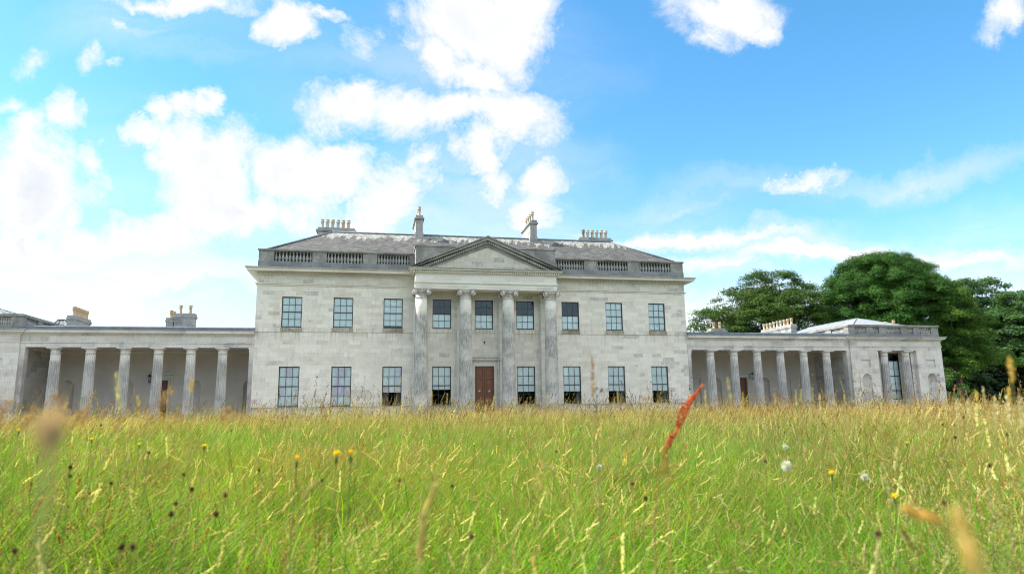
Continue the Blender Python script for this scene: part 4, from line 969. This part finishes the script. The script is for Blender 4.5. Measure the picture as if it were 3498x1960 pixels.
# ------------------------------------------------------------------ trees
def tree(name, label, cat, base, lobes, leaf=.30, n_clump=34, per=150, pal=((.035, .085, .016), (.05, .11, .02)), flat=.6, clump=1.35, trunk_r=.5, group=None, spiky=0., mat='leaf', seed=1):
    g = np.random.default_rng(seed); root = tag(empty(name, base), label, cat, group)
    A = Acc(); pal = np.array(pal); B = np.array(base)
    for cx, cy, cz, rx, rz in lobes:
        ry = rx*.95; vol = (rx*ry*rz)**(2/3.); n = max(6, int(n_clump*vol/9.))
        u = unit(g.normal(size=(n, 3))); u[:, 2] = np.where(u[:, 2] < -.5, -u[:, 2], u[:, 2])
        cen = np.array([cx, cy, cz])+u*np.array([rx, ry, rz])*(g.uniform(.6, 1.0, (n, 1))**.4)
        for q in range(n):
            R_ = clump*g.uniform(.6, 1.3); m_ = int(per*R_*R_/1.8)
            v = unit(g.normal(size=(m_, 3))); v[:, 2] = np.where(v[:, 2] < -.35, -v[:, 2]*.7, v[:, 2])
            rr = g.uniform(.55, 1.05, (m_, 1))
            if spiky: rr = rr*(1+spiky*np.abs(g.normal(size=(m_, 1))))
            sc3 = np.array([R_, R_, R_*flat])
            tl = u[q]*np.array([1, 1, .6])*-.28       # clumps droop outwards
            p = v*rr*sc3; p[:, 2] += (p[:, :2]@u[q, :2])*-.12
            c = cen[q]+p
            nrm = unit(v+g.normal(size=(m_, 3))*.40+np.array([0, 0, .2])); ax = unit(np.cross(nrm, g.normal(size=(m_, 3)))); sd_ = np.cross(nrm, ax)
            L = leaf*g.uniform(.6, 1.3, m_); V_, F_ = quads_at(c, ax, sd_, L, L*.75)
            col = (pal[0]+(pal[1]-pal[0])*g.uniform(0, 1))*g.uniform(.8, 1.2); col = np.repeat(col[None]*g.uniform(.75, 1.3, (m_, 1)), 4, 0)
            A.add(V_-B, F_, col)
    V_, F_, C_ = A.get(); npobj('crown', V_, F_, mat, C_, parent=root)
    t_ = MB(); lo_ = min(l[2] for l in lobes); top = max(l[2] for l in lobes)-base[2]; zf = max(lo_-base[2], 2.)
    if trunk_r > 0:
        t_.tube([(0, 0, -.3), (0, 0, .4), (.1, 0, zf*.5), (.0, .1, zf), (.2, 0, zf+(top-zf)*.6)], [trunk_r*1.5, trunk_r, trunk_r*.9, trunk_r*.75, trunk_r*.2], 10)
        for cx, cy, cz, rx, rz in lobes:
            e_ = Vector((cx, cy, cz))-Vector(base); s0 = Vector((0, 0, zf*.75)); mid = s0.lerp(e_, .5)+Vector((0, 0, .8))
            t_.tube([s0, s0.lerp(mid, .6), mid, e_, e_+Vector((0, 0, rz*.7))], [trunk_r*.45, trunk_r*.38, trunk_r*.28, trunk_r*.14, .04], 6)
    else:
        for k in range(7):
            a = k*.9; t_.tube([(0, 0, -.1), (.15*math.cos(a), .15*math.sin(a), .5), (.6*math.cos(a), .6*math.sin(a), 1.6)], [.05, .04, .015], 5)
    t_.build('trunk', 'bark', root)
    return root
BE = [(36.9, 32, 11.7, 3.0, 2.2), (40.5, 32, 13.8, 3.3, 3.1), (43.8, 32, 16.3, 2.3, 2.9), (47.2, 32, 15.8, 3.0, 3.6), (51.0, 32, 14.8, 3.0, 2.5), (52.6, 32, 12.3, 2.6, 2.1), (43.9, 32, 11.4, 5.4, 2.5), (49.3, 32, 11.5, 4.6, 2.5),
      (42.5, 29, 12.2, 3.4, 3.), (47.5, 29, 13.2, 3.6, 3.2), (38.0, 30, 8.5, 4.2, 2.6), (45, 31, 12.5, 4, 4), (40, 33, 10, 4, 3), (50.5, 31, 11, 3.5, 3.5), (46, 33, 8.2, 6, 3), (53, 32, 8.5, 4, 3)]
SY = [(59.7, 30, 18.0, 4.3, 3.2), (63.1, 30, 18.6, 4.9, 3.1), (66.3, 30, 17.7, 4.4, 3.2), (56.1, 30, 15.8, 3.3, 2.5), (58.7, 30, 13.8, 5.7, 3.3), (64.4, 30, 13.9, 6.3, 3.8), (68.9, 30, 14.8, 2.9, 3.4), (55.3, 30, 12.1, 2.8, 2.1), (67.8, 30, 11.0, 5.4, 3.4),
      (60.5, 27, 15.6, 4.2, 3.), (65, 27, 15.2, 4.6, 3.2), (62, 31, 16, 5.5, 5), (56.3, 30, 13, 3.4, 3.6), (54.8, 31, 9, 3.2, 3.4), (60, 26.5, 11.5, 4, 3.2), (60, 29, 9, 7, 4), (67, 30, 7, 6, 4)]
LI = [(67.2, 26, 15.4, 3.1, 2.5), (68.8, 26, 13.4, 3.8, 2.5), (70.7, 26, 10.6, 3.8, 2.4), (68.9, 26, 8.2, 3.8, 2.8), (71.6, 26, 7.0, 3.3, 2.4), (73.2, 25, 5.9, 3.6, 1.5), (67, 24, 10.5, 3, 2.6), (66, 25, 5.5, 4, 3)]
B1 = [(95.7, 50, 20.5, 3.1, 1.9), (100.7, 50, 20.0, 3.8, 2.7), (98.8, 50, 16.2, 5.7, 3.2), (102.8, 50, 13.6, 5.1, 4.3), (95, 50, 14.5, 4.5, 4), (91.5, 50, 17.5, 3.2, 2.6), (98, 50, 9.5, 7, 4)]
B2 = [(100.0, 44, 17.0, 3.7, 2.6), (97.5, 44, 12.9, 4.2, 3.5), (101.0, 44, 11.9, 5.5, 4.6), (98.5, 44, 7.9, 5.4, 2.5), (104.5, 44, 15.5, 4.4, 3.6), (106, 44, 10, 6, 4)]
tree('beech_tree', 'broad beech tree with feathery tips rising behind the right colonnade', 'tree', (45, 32, 0), BE, leaf=.20, n_clump=42, per=290, flat=.6, clump=.95, spiky=.28, pal=((.032, .074, .013), (.062, .105, .017)), trunk_r=.55, seed=2)
tree('sycamore_tree', 'tall dense dark domed sycamore tree behind the right pavilion', 'tree', (62, 30, 0), SY, leaf=.18, n_clump=36, per=560, flat=.95, clump=1.1, pal=((.025, .078, .012), (.042, .108, .016)), trunk_r=.8, seed=3)
tree('sycamore_tree', 'yellower green tree leaning out beside the dark domed tree, low limbs over the hollow', 'tree', (70, 27, 0), LI, leaf=.19, n_clump=34, per=460, flat=.9, clump=1.0, pal=((.048, .108, .014), (.080, .150, .018)), trunk_r=.45, seed=4)
tree('ash_tree', 'open bluish green tree top behind, left of the far right sky gap', 'tree', (98, 50, 0), B1, leaf=.30, n_clump=28, per=170, flat=.55, clump=1.3, spiky=.2, pal=((.036, .082, .028), (.052, .105, .032)), trunk_r=.5, seed=5)
tree('ash_tree', 'green tree cut by the right edge of the photo', 'tree', (101, 44, 0), B2, leaf=.30, n_clump=30, per=190, flat=.55, clump=1.3, spiky=.15, pal=((.032, .082, .020), (.05, .11, .025)), trunk_r=.5, seed=6)
tree('shrub', 'rounded light green shrub beside the right end of the pavilion wall', 'shrub', (55.0, 12, 0), [(54.8, 12, 2.4, 1.4, 1.9), (55.6, 12, 1.1, 1.7, 1.5), (53.8, 12.5, 3.0, 1.5, 1.8)], leaf=.13, n_clump=60, per=260, clump=.45, flat=.7, pal=((.05, .115, .02), (.07, .14, .028)), trunk_r=0, seed=7)
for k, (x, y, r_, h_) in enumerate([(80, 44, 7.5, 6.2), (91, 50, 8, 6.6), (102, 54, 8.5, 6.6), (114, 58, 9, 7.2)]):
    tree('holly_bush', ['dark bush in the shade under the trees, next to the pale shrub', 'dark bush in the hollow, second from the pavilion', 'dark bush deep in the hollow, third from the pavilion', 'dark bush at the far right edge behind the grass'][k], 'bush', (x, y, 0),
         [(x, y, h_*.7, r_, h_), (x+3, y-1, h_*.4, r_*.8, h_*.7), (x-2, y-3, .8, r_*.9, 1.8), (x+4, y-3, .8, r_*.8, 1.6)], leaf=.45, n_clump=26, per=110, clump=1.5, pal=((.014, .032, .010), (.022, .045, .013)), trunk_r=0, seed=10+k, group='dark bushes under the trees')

g_ = np.random.default_rng(5); A = Acc(); n = 26000
for wy0, hh, span in ((-118, 17, 150), (165, 8, 420)):
  wx = g_.uniform(-span, span, n); ph = wx*.11*150/span; top_ = hh*(1+.24*np.sin(ph)+.15*np.sin(ph*2.3+1)); wz = top_*g_.uniform(0, 1, n)**.7; wy = wy0+np.sin(ph*1.7)*4+g_.uniform(-5, 5, n)
  nr = unit(g_.normal(size=(n, 3))); V_, F_ = quads_at(np.stack([wx, wy, wz-.5], -1), nr, unit(np.cross(nr, g_.normal(size=(n, 3)))), np.full(n, 2.2), np.full(n, 1.7))
  tag(npobj('woodland', V_, F_, 'leaf', np.repeat(np.array([(.026, .055, .014)])*g_.uniform(.6, 1.4, (n, 1)), 4, 0)), kind='stuff')

for px_, lab in ((26.14, 'dark potted plant on the right colonnade floor, right of the door'), (31.24, 'dark potted plant on the right colonnade floor, nearest the pavilion')):
    rt = tag(empty('potted_plant', (px_, 3.2, FL)), lab, 'potted plant')
    MB().lathe([(.13, 0), (.15, .04), (.20, .30), (.22, .31), (.22, .35), (.18, .35)], seg=16).build('pot', 'dark_clay', rt)
    A = Acc(); n = 260; o_ = unit(rng.normal(size=(n, 3))); o_[:, 2] = np.abs(o_[:, 2]); V_, F_ = quads_at(o_*np.array([.26, .26, .42])*rng.uniform(.3, 1, (n, 1))+np.array([0, 0, .33]), unit(o_+rng.normal(size=(n, 3))*.4), unit(rng.normal(size=(n, 3))), np.full(n, .10), np.full(n, .05))
    A.add(V_, F_, np.array((.03, .06, .02))); V_, F_, C_ = A.get(); npobj('foliage', V_, F_, 'leaf', C_, parent=rt)

# ------------------------------------------------------------------ plants that stand out of the meadow
def at(d, u, v):
    """point at distance d along a direction of the meadow view chart"""
    w_ = F+RR*((u-1749)/2341.6)+UU*((980-v)/2341.6); return CAMLOC+w_*(d/w_.length)
def vadd(A, V_, F_, c): A.add(np.array(V_, float), F_, np.array(c, float))
def stem_pts(base, tip, bend=.25, n=8):
    b = Vector(base); t_ = Vector(tip); out_ = []
    for i in range(n+1):
        q = i/n; p = b.lerp(t_, q); h = Vector((t_.x-b.x, t_.y-b.y, 0))*(q**1.8-q)*(bend*2); out_.append(p+h)
    return out_
def mesh_from(A, name, mat, parent=None):
    V_, F_, C_ = A.get(); return npobj(name, V_, F_, mat, C_, parent=parent)
def stem_mesh(pts, r0, r1, col, A):
    m_ = MB(); n = len(pts); m_.tube(pts, [r0+(r1-r0)*i/(n-1) for i in range(n)], 5)
    q = [f for f in m_.f if len(f) == 4]; A.add(np.array([list(p) for p in m_.v]), np.array(q), np.array(col))
def ground_under(p, dx=0., dy=0.): return Vector((p.x+dx, p.y+dy, gz(p.x+dx, p.y+dy)-.02))
def spike(A, pts, n, ld, wd, rad_, pal, spread=.6, g=rng, taper=True):
    """spikelets packed along a polyline"""
    P_ = np.array([list(p) for p in pts]); k = len(P_)-1; t = g.uniform(0, k-.001, n); i = t.astype(int); f = (t-i)[:, None]
    c = P_[i]*(1-f)+P_[i+1]*f; d = unit(P_[i+1]-P_[i]); o_ = unit(np.cross(d, g.normal(size=(n, 3))))
    tt = t/k; env = np.sin(PI*np.clip(tt*.85+.12, 0, 1))**.6 if taper else 1.
    rr = rad_*env*g.uniform(.3, 1, n) if taper else rad_*g.uniform(.3, 1, n)
    c = c+o_*rr[:, None]; ax = unit(d+o_*spread); sd_ = unit(np.cross(ax, g.normal(size=(n, 3))))
    V_, F_ = quads_at(c, ax, sd_, ld*g.uniform(.7, 1.4, n), wd*g.uniform(.7, 1.4, n))
    pal = np.array(pal); col = np.repeat(pal[g.integers(len(pal), size=n)]*g.uniform(.75, 1.25, (n, 1)), 4, 0); A.add(V_, F_, col)
def plant_root(name, label, cat, base, group=None): return tag(empty(name, base), label, cat, group)
def build_plant(root, parts):
    B = np.array(root.location)
    for nm, A in parts:
        V_, F_, C_ = A.get(); npobj(nm, V_-B, F_, 'plant', C_, parent=root)
# red dock (sorrel) spike
DD = 2.3
path = [at(DD, u, v) for u, v in ((2235, 1790), (2250, 1640), (2262, 1560), (2290, 1490), (2318, 1418), (2352, 1362), (2403, 1312))]
b = ground_under(path[0], -.02)
root = plant_root('sorrel', 'tall coral red sorrel seed spike leaning right above the grass', 'wildflower', b)
S_ = Acc(); stem_mesh([b]+path[:3]+path[3:], .0022, .0009, (.26, .15, .06), S_)
Hd = Acc(); pal = [(.72, .13, .05), (.80, .20, .08), (.62, .10, .05), (.75, .26, .12)]
pal = [(.70, .12, .05), (.80, .20, .08), (.50, .07, .04), (.75, .27, .12), (.30, .10, .05), (.40, .24, .08)]
def PT(u, v): return at(DD, u, v)
for p_, q_, n_, r_ in (((2403, 1312), (2384, 1334), 50, .0035), ((2388, 1330), (2366, 1356), 110, .006), ((2370, 1352), (2346, 1384), 240, .0125), ((2352, 1378), (2338, 1418), 230, .012), ((2338, 1418), (2322, 1456), 120, .008), ((2330, 1384), (2318, 1420), 80, .005),
                       ((2318, 1415), (2312, 1452), 90, .006), ((2322, 1450), (2306, 1486), 120, .007), ((2296, 1482), (2280, 1512), 170, .0105), ((2310, 1478), (2284, 1528), 110, .007), ((2284, 1512), (2268, 1560), 120, .0075)):
    spike(Hd, [PT(*q_), PT(*q_).lerp(PT(*p_), .5), PT(*p_)], n_, .0062, .0042, r_*.85, pal, .8, taper=False)
stem_mesh([PT(2306, 1486), PT(2320, 1440), PT(2326, 1392)], .001, .0006, (.45, .12, .06), S_)
spike(S_, [PT(2276, 1560), PT(2274, 1580)], 40, .006, .005, .004, [(.10, .09, .03)], .8, taper=False)
build_plant(root, [('stem', S_), ('seed_spike', Hd)])
root = plant_root('sorrel_leaf', 'small orange red curled leaf beside the red sorrel stem', 'leaf', ground_under(at(DD, 2300, 1600)))
A = Acc(); pp_ = [at(DD, u, v) for u, v in ((2272, 1608), (2300, 1612), (2330, 1622))]
V_, F_, _p = ribbons(np.array([list(pp_[0])]), np.array([.055]), np.array([-.3]), np.array([1.35]), np.array([.5]), np.array([.009]), 6, roll_=np.array([1.4])); A.add(V_, F_, np.array((.78, .22, .06)))
S_ = Acc(); stem_mesh([ground_under(pp_[0]), pp_[0]], .0012, .001, (.35, .2, .06), S_); build_plant(root, [('stem', S_), ('blade', A)])
# dandelion clocks
for k, (u, v, d, r_) in enumerate([(2687, 1590, 2.6, .023), (2683, 1526, 3.6, .017), (2047, 1594, 3.0, .015), (2953, 1628, 2.7, .016)]):
    c = at(d, u, v); b = ground_under(c, .01)
    root = plant_root('dandelion_clock', ['largest white fluffy dandelion clock right of the red sorrel', 'small white dandelion clock directly above the largest one', 'white dandelion clock left of the red sorrel stem', 'white dandelion clock low right near a yellow flower'][k], 'dandelion clock', b, 'dandelion clocks')
    S_ = Acc(); stem_mesh(stem_pts(b, c), .0011, .0010, (.22, .20, .09), S_); A = Acc(); n = 300
    o_ = unit(rng.normal(size=(n, 3))); rr = r_*rng.uniform(.55, 1., (n, 1)); cc_ = np.array(c)+o_*rr*.62
    V_, F_ = quads_at(cc_, o_, unit(np.cross(o_, rng.normal(size=(n, 3)))), np.full(n, r_*.75), np.full(n, .0022)); A.add(V_, F_, np.array((.62, .61, .57)))
    build_plant(root, [('stem', S_), ('seed_head', A)])
# yellow hawkbits
for k, (u, v, d, lab) in enumerate([(1150, 1553, 2.0, 'yellow hawkbit flower, the brightest of a loose trio left of the front door'), (1199, 1553, 2.0, 'half closed yellow hawkbit on a thick green stem, right of the bright one'), (1014, 1570, 2.3, 'small closed yellow hawkbit bud left of the bright one'), (698, 1523, 4.2, 'flat yellow flower alone in the grass below the left colonnade end'),
                                    (2842, 1617, 2.8, 'yellow flower beside the low white dandelion clock'), (65, 1470, 6., 'tiny yellow flower at the far left'), (314, 1500, 5.5, 'tiny yellow flower in front of the left colonnade'), (3056, 1696, 2.8, 'small yellow flower low down on the right'), (1620, 1516, 6.5, 'tiny yellow flower below the front door'), (3097, 1512, 6., 'dull yellow flower in the grass below the right pavilion'), (476, 1517, 5.5, 'small yellow flower left of the flat yellow one')]):
    c = at(d, u, v); b = ground_under(c, -.03)
    root = plant_root('hawkbit', lab, 'wildflower', b, 'yellow hawkbits in the meadow')
    S_ = Acc(); stem_mesh(stem_pts(b, c-Vector((0, 0, .012)), .1), .0010, .0013, (.12, .16, .05), S_); spike(S_, [c-Vector((0, 0, .022)), c-Vector((0, 0, .006))], 40, .012, .003, .004, [(.09, .15, .05)], .15, taper=False)
    A = Acc(); n = 70; a = rng.uniform(0, 2*PI, n); el = rng.uniform(.15, 1.2, n) if k not in (1, 2) else rng.uniform(1.0, 1.4, n); o_ = np.stack([np.cos(a)*np.cos(el), np.sin(a)*np.cos(el), np.sin(el)], -1)
    V_, F_ = quads_at(np.array(c)+o_*.007, o_, unit(np.cross(o_, rng.normal(size=(n, 3)))), np.full(n, .015), np.full(n, .0035)); A.add(V_, F_, np.array((.90, .62, .015)))
    build_plant(root, [('stem', S_), ('flower_head', A)])
# dark knapweed / plantain seed heads
dark = [(790, 1470, 4.5), (628, 1620, 2.6), (508, 1545, 3.6), (240, 1595, 2.6), (240, 1625, 2.5), (655, 1670, 2.4), (600, 1718, 2.2), (738, 1755, 2.0), (585, 1755, 2.0), (452, 1867, 1.7), (415, 1867, 1.7), (50, 1880, 1.7), (380, 1650, 2.5), (770, 1690, 2.2), (885, 1605, 3.2),
        (345, 1452, 5.), (1900, 1540, 3.4), (2615, 1575, 2.8), (2700, 1452, 8), (2660, 1460, 7.5), (2740, 1470, 8), (2780, 1456, 7.6), (2640, 1448, 8.2), (2810, 1446, 7.), (2600, 1455, 8), (2755, 1440, 7.4), (2680, 1475, 7), (2725, 1432, 8), (2850, 1470, 7.2), (2560, 1462, 8.5),
        (3220, 1450, 4.), (3263, 1493, 3.6), (3292, 1424, 5), (3440, 1484, 4), (3380, 1590, 2.6), (3225, 1715, 2.2), (3000, 1820, 1.9), (2205, 1700, 2.2), (1610, 1830, 1.8), (2160, 1650, 2.5), (1365, 1640, 2.6), (1480, 1460, 6), (1545, 1660, 2.8), (1100, 1640, 2.8)]
for k, (u, v, d) in enumerate(dark):
    c = at(d, u, v); b = ground_under(c, rng.uniform(-.12, .02), rng.uniform(-.03, .03)); 
    root = plant_root('knapweed', 'small dark brown round seed head on a thin stem in the meadow', 'seed head', b, 'dark seed heads in the meadow')
    S_ = Acc(); stem_mesh(stem_pts(b, c, .2), .0013, .0010, (.16, .15, .06), S_); A = Acc(); r_ = .0068*rng.uniform(.7, 1.2); n = 80
    o_ = unit(rng.normal(size=(n, 3))); V_, F_ = quads_at(np.array(c)+o_*r_*np.array([.8, .8, 1.1])*rng.uniform(.4, 1, (n, 1)), unit(o_+np.array([0, 0, .5])), unit(np.cross(o_, rng.normal(size=(n, 3)))), np.full(n, .007), np.full(n, .005)); A.add(V_, F_, np.array((.13, .075, .045))*rng.uniform(.7, 1.6))
    build_plant(root, [('stem', S_), ('seed_head', A)])
# tall grass stems that rise over the house: (tip u,v, distance, head length m, colour palette, loose)
P1 = [(.52, .44, .24), (.60, .52, .33), (.45, .36, .18)]; P2 = [(.34, .17, .08), (.42, .24, .10), (.30, .13, .07), (.45, .33, .12)]; P3 = [(.58, .42, .12), (.55, .36, .08)]
tall = [(2485, 1290, 2.2, .075, P1, .005, -12), (2408, 1335, 2.6, .07, P1, .003, -6), (2537, 1340, 3.0, .06, P3, .002, 2), (2552, 1370, 3.4, .05, P3, .002, -4), (2022, 1222, 1.8, .10, P2, .006, 0), (1980, 1395, 3.6, .05, P1, .003, 5),
        (470, 1350, 2.2, .05, P3, .004, -20), (395, 1275, 1.9, .09, P1, .006, -25), (655, 1300, 1.6, .02, P3, .004, -4), (1870, 1340, 3.0, .06, P1, .003, 10), (2110, 1335, 3.2, .055, P1, .003, 3), (2205, 1355, 3.4, .07, P1, .002, 25),
        (1690, 1352, 3., .06, P1, .003, 30), (1660, 1385, 3.3, .07, P1, .007, 20), (1475, 1340, 2.4, .03, P3, .002, 4), (1528, 1345, 3.4, .04, P1, .001, 3), (2645, 1345, 3.2, .05, P1, .002, -4), (2718, 1330, 3.4, .07, P1, .003, 3), (2737, 1330, 3.1, .05, P1, .003, 4), (2775, 1325, 2.8, .04, P1, .001, 6),
        (2800, 1345, 3.2, .09, P1, .007, 8), (2885, 1350, 3.3, .03, P1, .003, 3), (2850, 1370, 3., .05, P1, .004, -6), (3010, 1375, 3.8, .05, P1, .003, 4), (3357, 1322, 2.6, .06, P1, .003, -6), (3333, 1335, 2.4, .03, P3, .003, -3), (3270, 1362, 3.0, .09, P1, .007, 10), (3308, 1358, 2.8, .06, P1, .005, 14), (3398, 1355, 2.6, .09, P1, .006, 12),
        (3440, 1345, 2.4, .08, P1, .006, 14), (3448, 1219, 1.5, .045, P3, .006, 0), (3445, 1325, 1.9, .03, P3, .004, 0), (3480, 1350, 2.2, .08, P1, .007, -8), (3100, 1380, 3.6, .06, P1, .003, -8), (3150, 1385, 3.4, .05, P1, .003, 8), (2300, 1380, 3.6, .06, P1, .003, 12), (1250, 1395, 4., .06, P1, .004, 14), (1150, 1400, 4., .06, P1, .004, 18),
        (1025, 1385, 4.2, .06, P1, .004, 14), (1340, 1390, 4., .05, P1, .003, 12), (960, 1400, 4., .05, P1, .003, 14), (700, 1405, 4.2, .06, P1, .004, 20)]
for k, (u, v, d, hl, pal, rad_, ln) in enumerate(tall):
    tip = at(d, u, v); px = d/2341.6; b = ground_under(tip, -math.tan(math.radians(ln))*.45*.8, .02)
    root = plant_root('fescue_plant', 'single tall straw coloured grass stem with a seed head standing above the meadow top', 'grass stem', b, 'tall seed stems above the meadow')
    pts_ = stem_pts(b, tip, .35, 10); L = (tip-b).length; f = max(0., 1-hl/L)
    S_ = Acc(); stem_mesh(pts_, .0008, .0006, (.24, .24, .09), S_); hp = [p for i, p in enumerate(pts_) if i/10 > f]; hp = [pts_[-1]-(pts_[-1]-pts_[-2]).normalized()*hl]+[pts_[-1]]
    A = Acc(); spike(A, hp, int(600*hl+30), .009, .0035, rad_, pal, .4); build_plant(root, [('stem', S_), ('seed_head', A)])
# rusty bent grass panicles at the left
rust = [(60, 1350, 2.2, .11), (150, 1382, 2.4, .10), (225, 1340, 2.2, .11), (258, 1345, 2.0, .08), (330, 1390, 2.4, .09), (30, 1420, 2.6, .12), (120, 1425, 2.8, .12), (300, 1405, 2.6, .10), (605, 1320, 2.1, .13), (800, 1400, 2.4, .09), (20, 1380, 2.3, .10), (430, 1440, 3.0, .10)]
for k, (u, v, d, hl) in enumerate(rust):
    hl *= .8; tip = at(d, u, v-55); b = ground_under(tip, -.28, .02)
    root = plant_root('bentgrass_plant', 'loose rusty brown grass panicle leaning right in front of the left colonnade', 'grass stem', b, 'rusty panicles at the left')
    pts_ = stem_pts(b, tip, .4, 12); S_ = Acc(); stem_mesh(pts_, .0012, .0006, (.42, .34, .14), S_); A = Acc()
    L = (tip-b).length; base_i = max(0, int(12*(1-hl/L)))
    for j in range(20):
        q = rng.uniform(base_i, 11.5); i = int(q); p = pts_[i].lerp(pts_[i+1], q-i); up = (tip-pts_[base_i]).normalized(); s_ = Vector(rng.normal(size=3)); s_ = (s_-up*s_.dot(up)).normalized()
        e_ = p+(up*1.1+s_*.75).normalized()*hl*.34*rng.uniform(.5, 1.1)*(1.15-(q-base_i)/(12.5-base_i)); stem_mesh([p, p.lerp(e_, .5)+up*.002, e_], .0004, .0003, (.36, .2, .1), A)
        spike(A, [p.lerp(e_, .35), e_], 12, .0050, .0017, .010, P2, .6, taper=False)
    build_plant(root, [('stem', S_), ('panicle', A)])
# thistle like stem with star shaped dry flowers
c = at(2.2, 2035, 1335); b = ground_under(at(2.2, 2040, 1560)); root = plant_root('ragwort', 'slender dark stem with small starry dry flower heads against the house wall', 'wildflower', b)
S_ = Acc(); A = Acc(); top = c; stem_mesh([b, at(2.2, 2040, 1500), at(2.2, 2040, 1400), at(2.2, 2036, 1350)], .0016, .0009, (.16, .15, .08), S_)
for u, v in ((2037, 1326), (2055, 1330), (2030, 1328), (2060, 1361), (2025, 1348), (2033, 1385), (2031, 1403), (2052, 1338)):
    e_ = at(2.2, u, v); stem_mesh([at(2.2, 2038, v+28), at(2.2, (u+2038)/2, v+14), e_], .0007, .0005, (.2, .18, .08), S_)
    n = 14; o_ = unit(rng.normal(size=(n, 3))); V_, F_ = quads_at(np.array(e_)+o_*.004, o_, unit(np.cross(o_, rng.normal(size=(n, 3)))), np.full(n, .009), np.full(n, .0022)); A.add(V_, F_, np.array((.10, .06, .05) if rng.uniform() < .6 else (.5, .42, .22)))
build_plant(root, [('stem', S_), ('flower_head', A)])
# very near out-of-focus stems
near = [(168, 1445, .34, 'round brownish seed head close to the lens, blurred, at the left', (.60, .43, .31), .0055, .007, 0), (3270, 1740, .45, 'broad golden seed head close to the lens, blurred, at the lower right', (.80, .60, .24), .0055, .10, -16), (3090, 1735, .75, 'golden arching grass head, blurred, at the lower right', (.85, .55, .20), .004, .035, -70),
        (2270, 1510, .9, 'thin amber seed head just right of the red sorrel stem, blurred', (.50, .40, .12), .003, .04, -2), (1495, 1640, 1.1, 'pale golden grass head in the lower middle, blurred', (.62, .50, .22), .0045, .07, 22), (1450, 1790, 1.0, 'amber grass head in the lower middle near the bottom edge, blurred', (.55, .42, .18), .003, .05, 8), (1085, 1640, 1.3, 'cream arching grass head left of the middle, slightly blurred', (.58, .48, .26), .003, .03, 40)]
for u, v, d, lab, colr, rad_, hl, ln in near:
    tip = at(d, u, v); r = math.radians(ln); up = (UU*math.cos(r)+RR*math.sin(r)).normalized(); low = tip-up*hl; b = ground_under(low, -math.tan(r)*.25, .03)
    root = plant_root('fescue_plant', lab, 'grass stem', b); S_ = Acc(); stem_mesh([b, Vector(b).lerp(low, .6)+Vector((.0, 0, .02)), low, tip], .0012, .0007, tuple(k*.7 for k in colr), S_)
    A = Acc(); spike(A, [low, tip], int(500*max(hl, .03))+90, .011, .004, rad_, [colr, tuple(k*.75 for k in colr)], .35); build_plant(root, [('stem', S_), ('seed_head', A)])
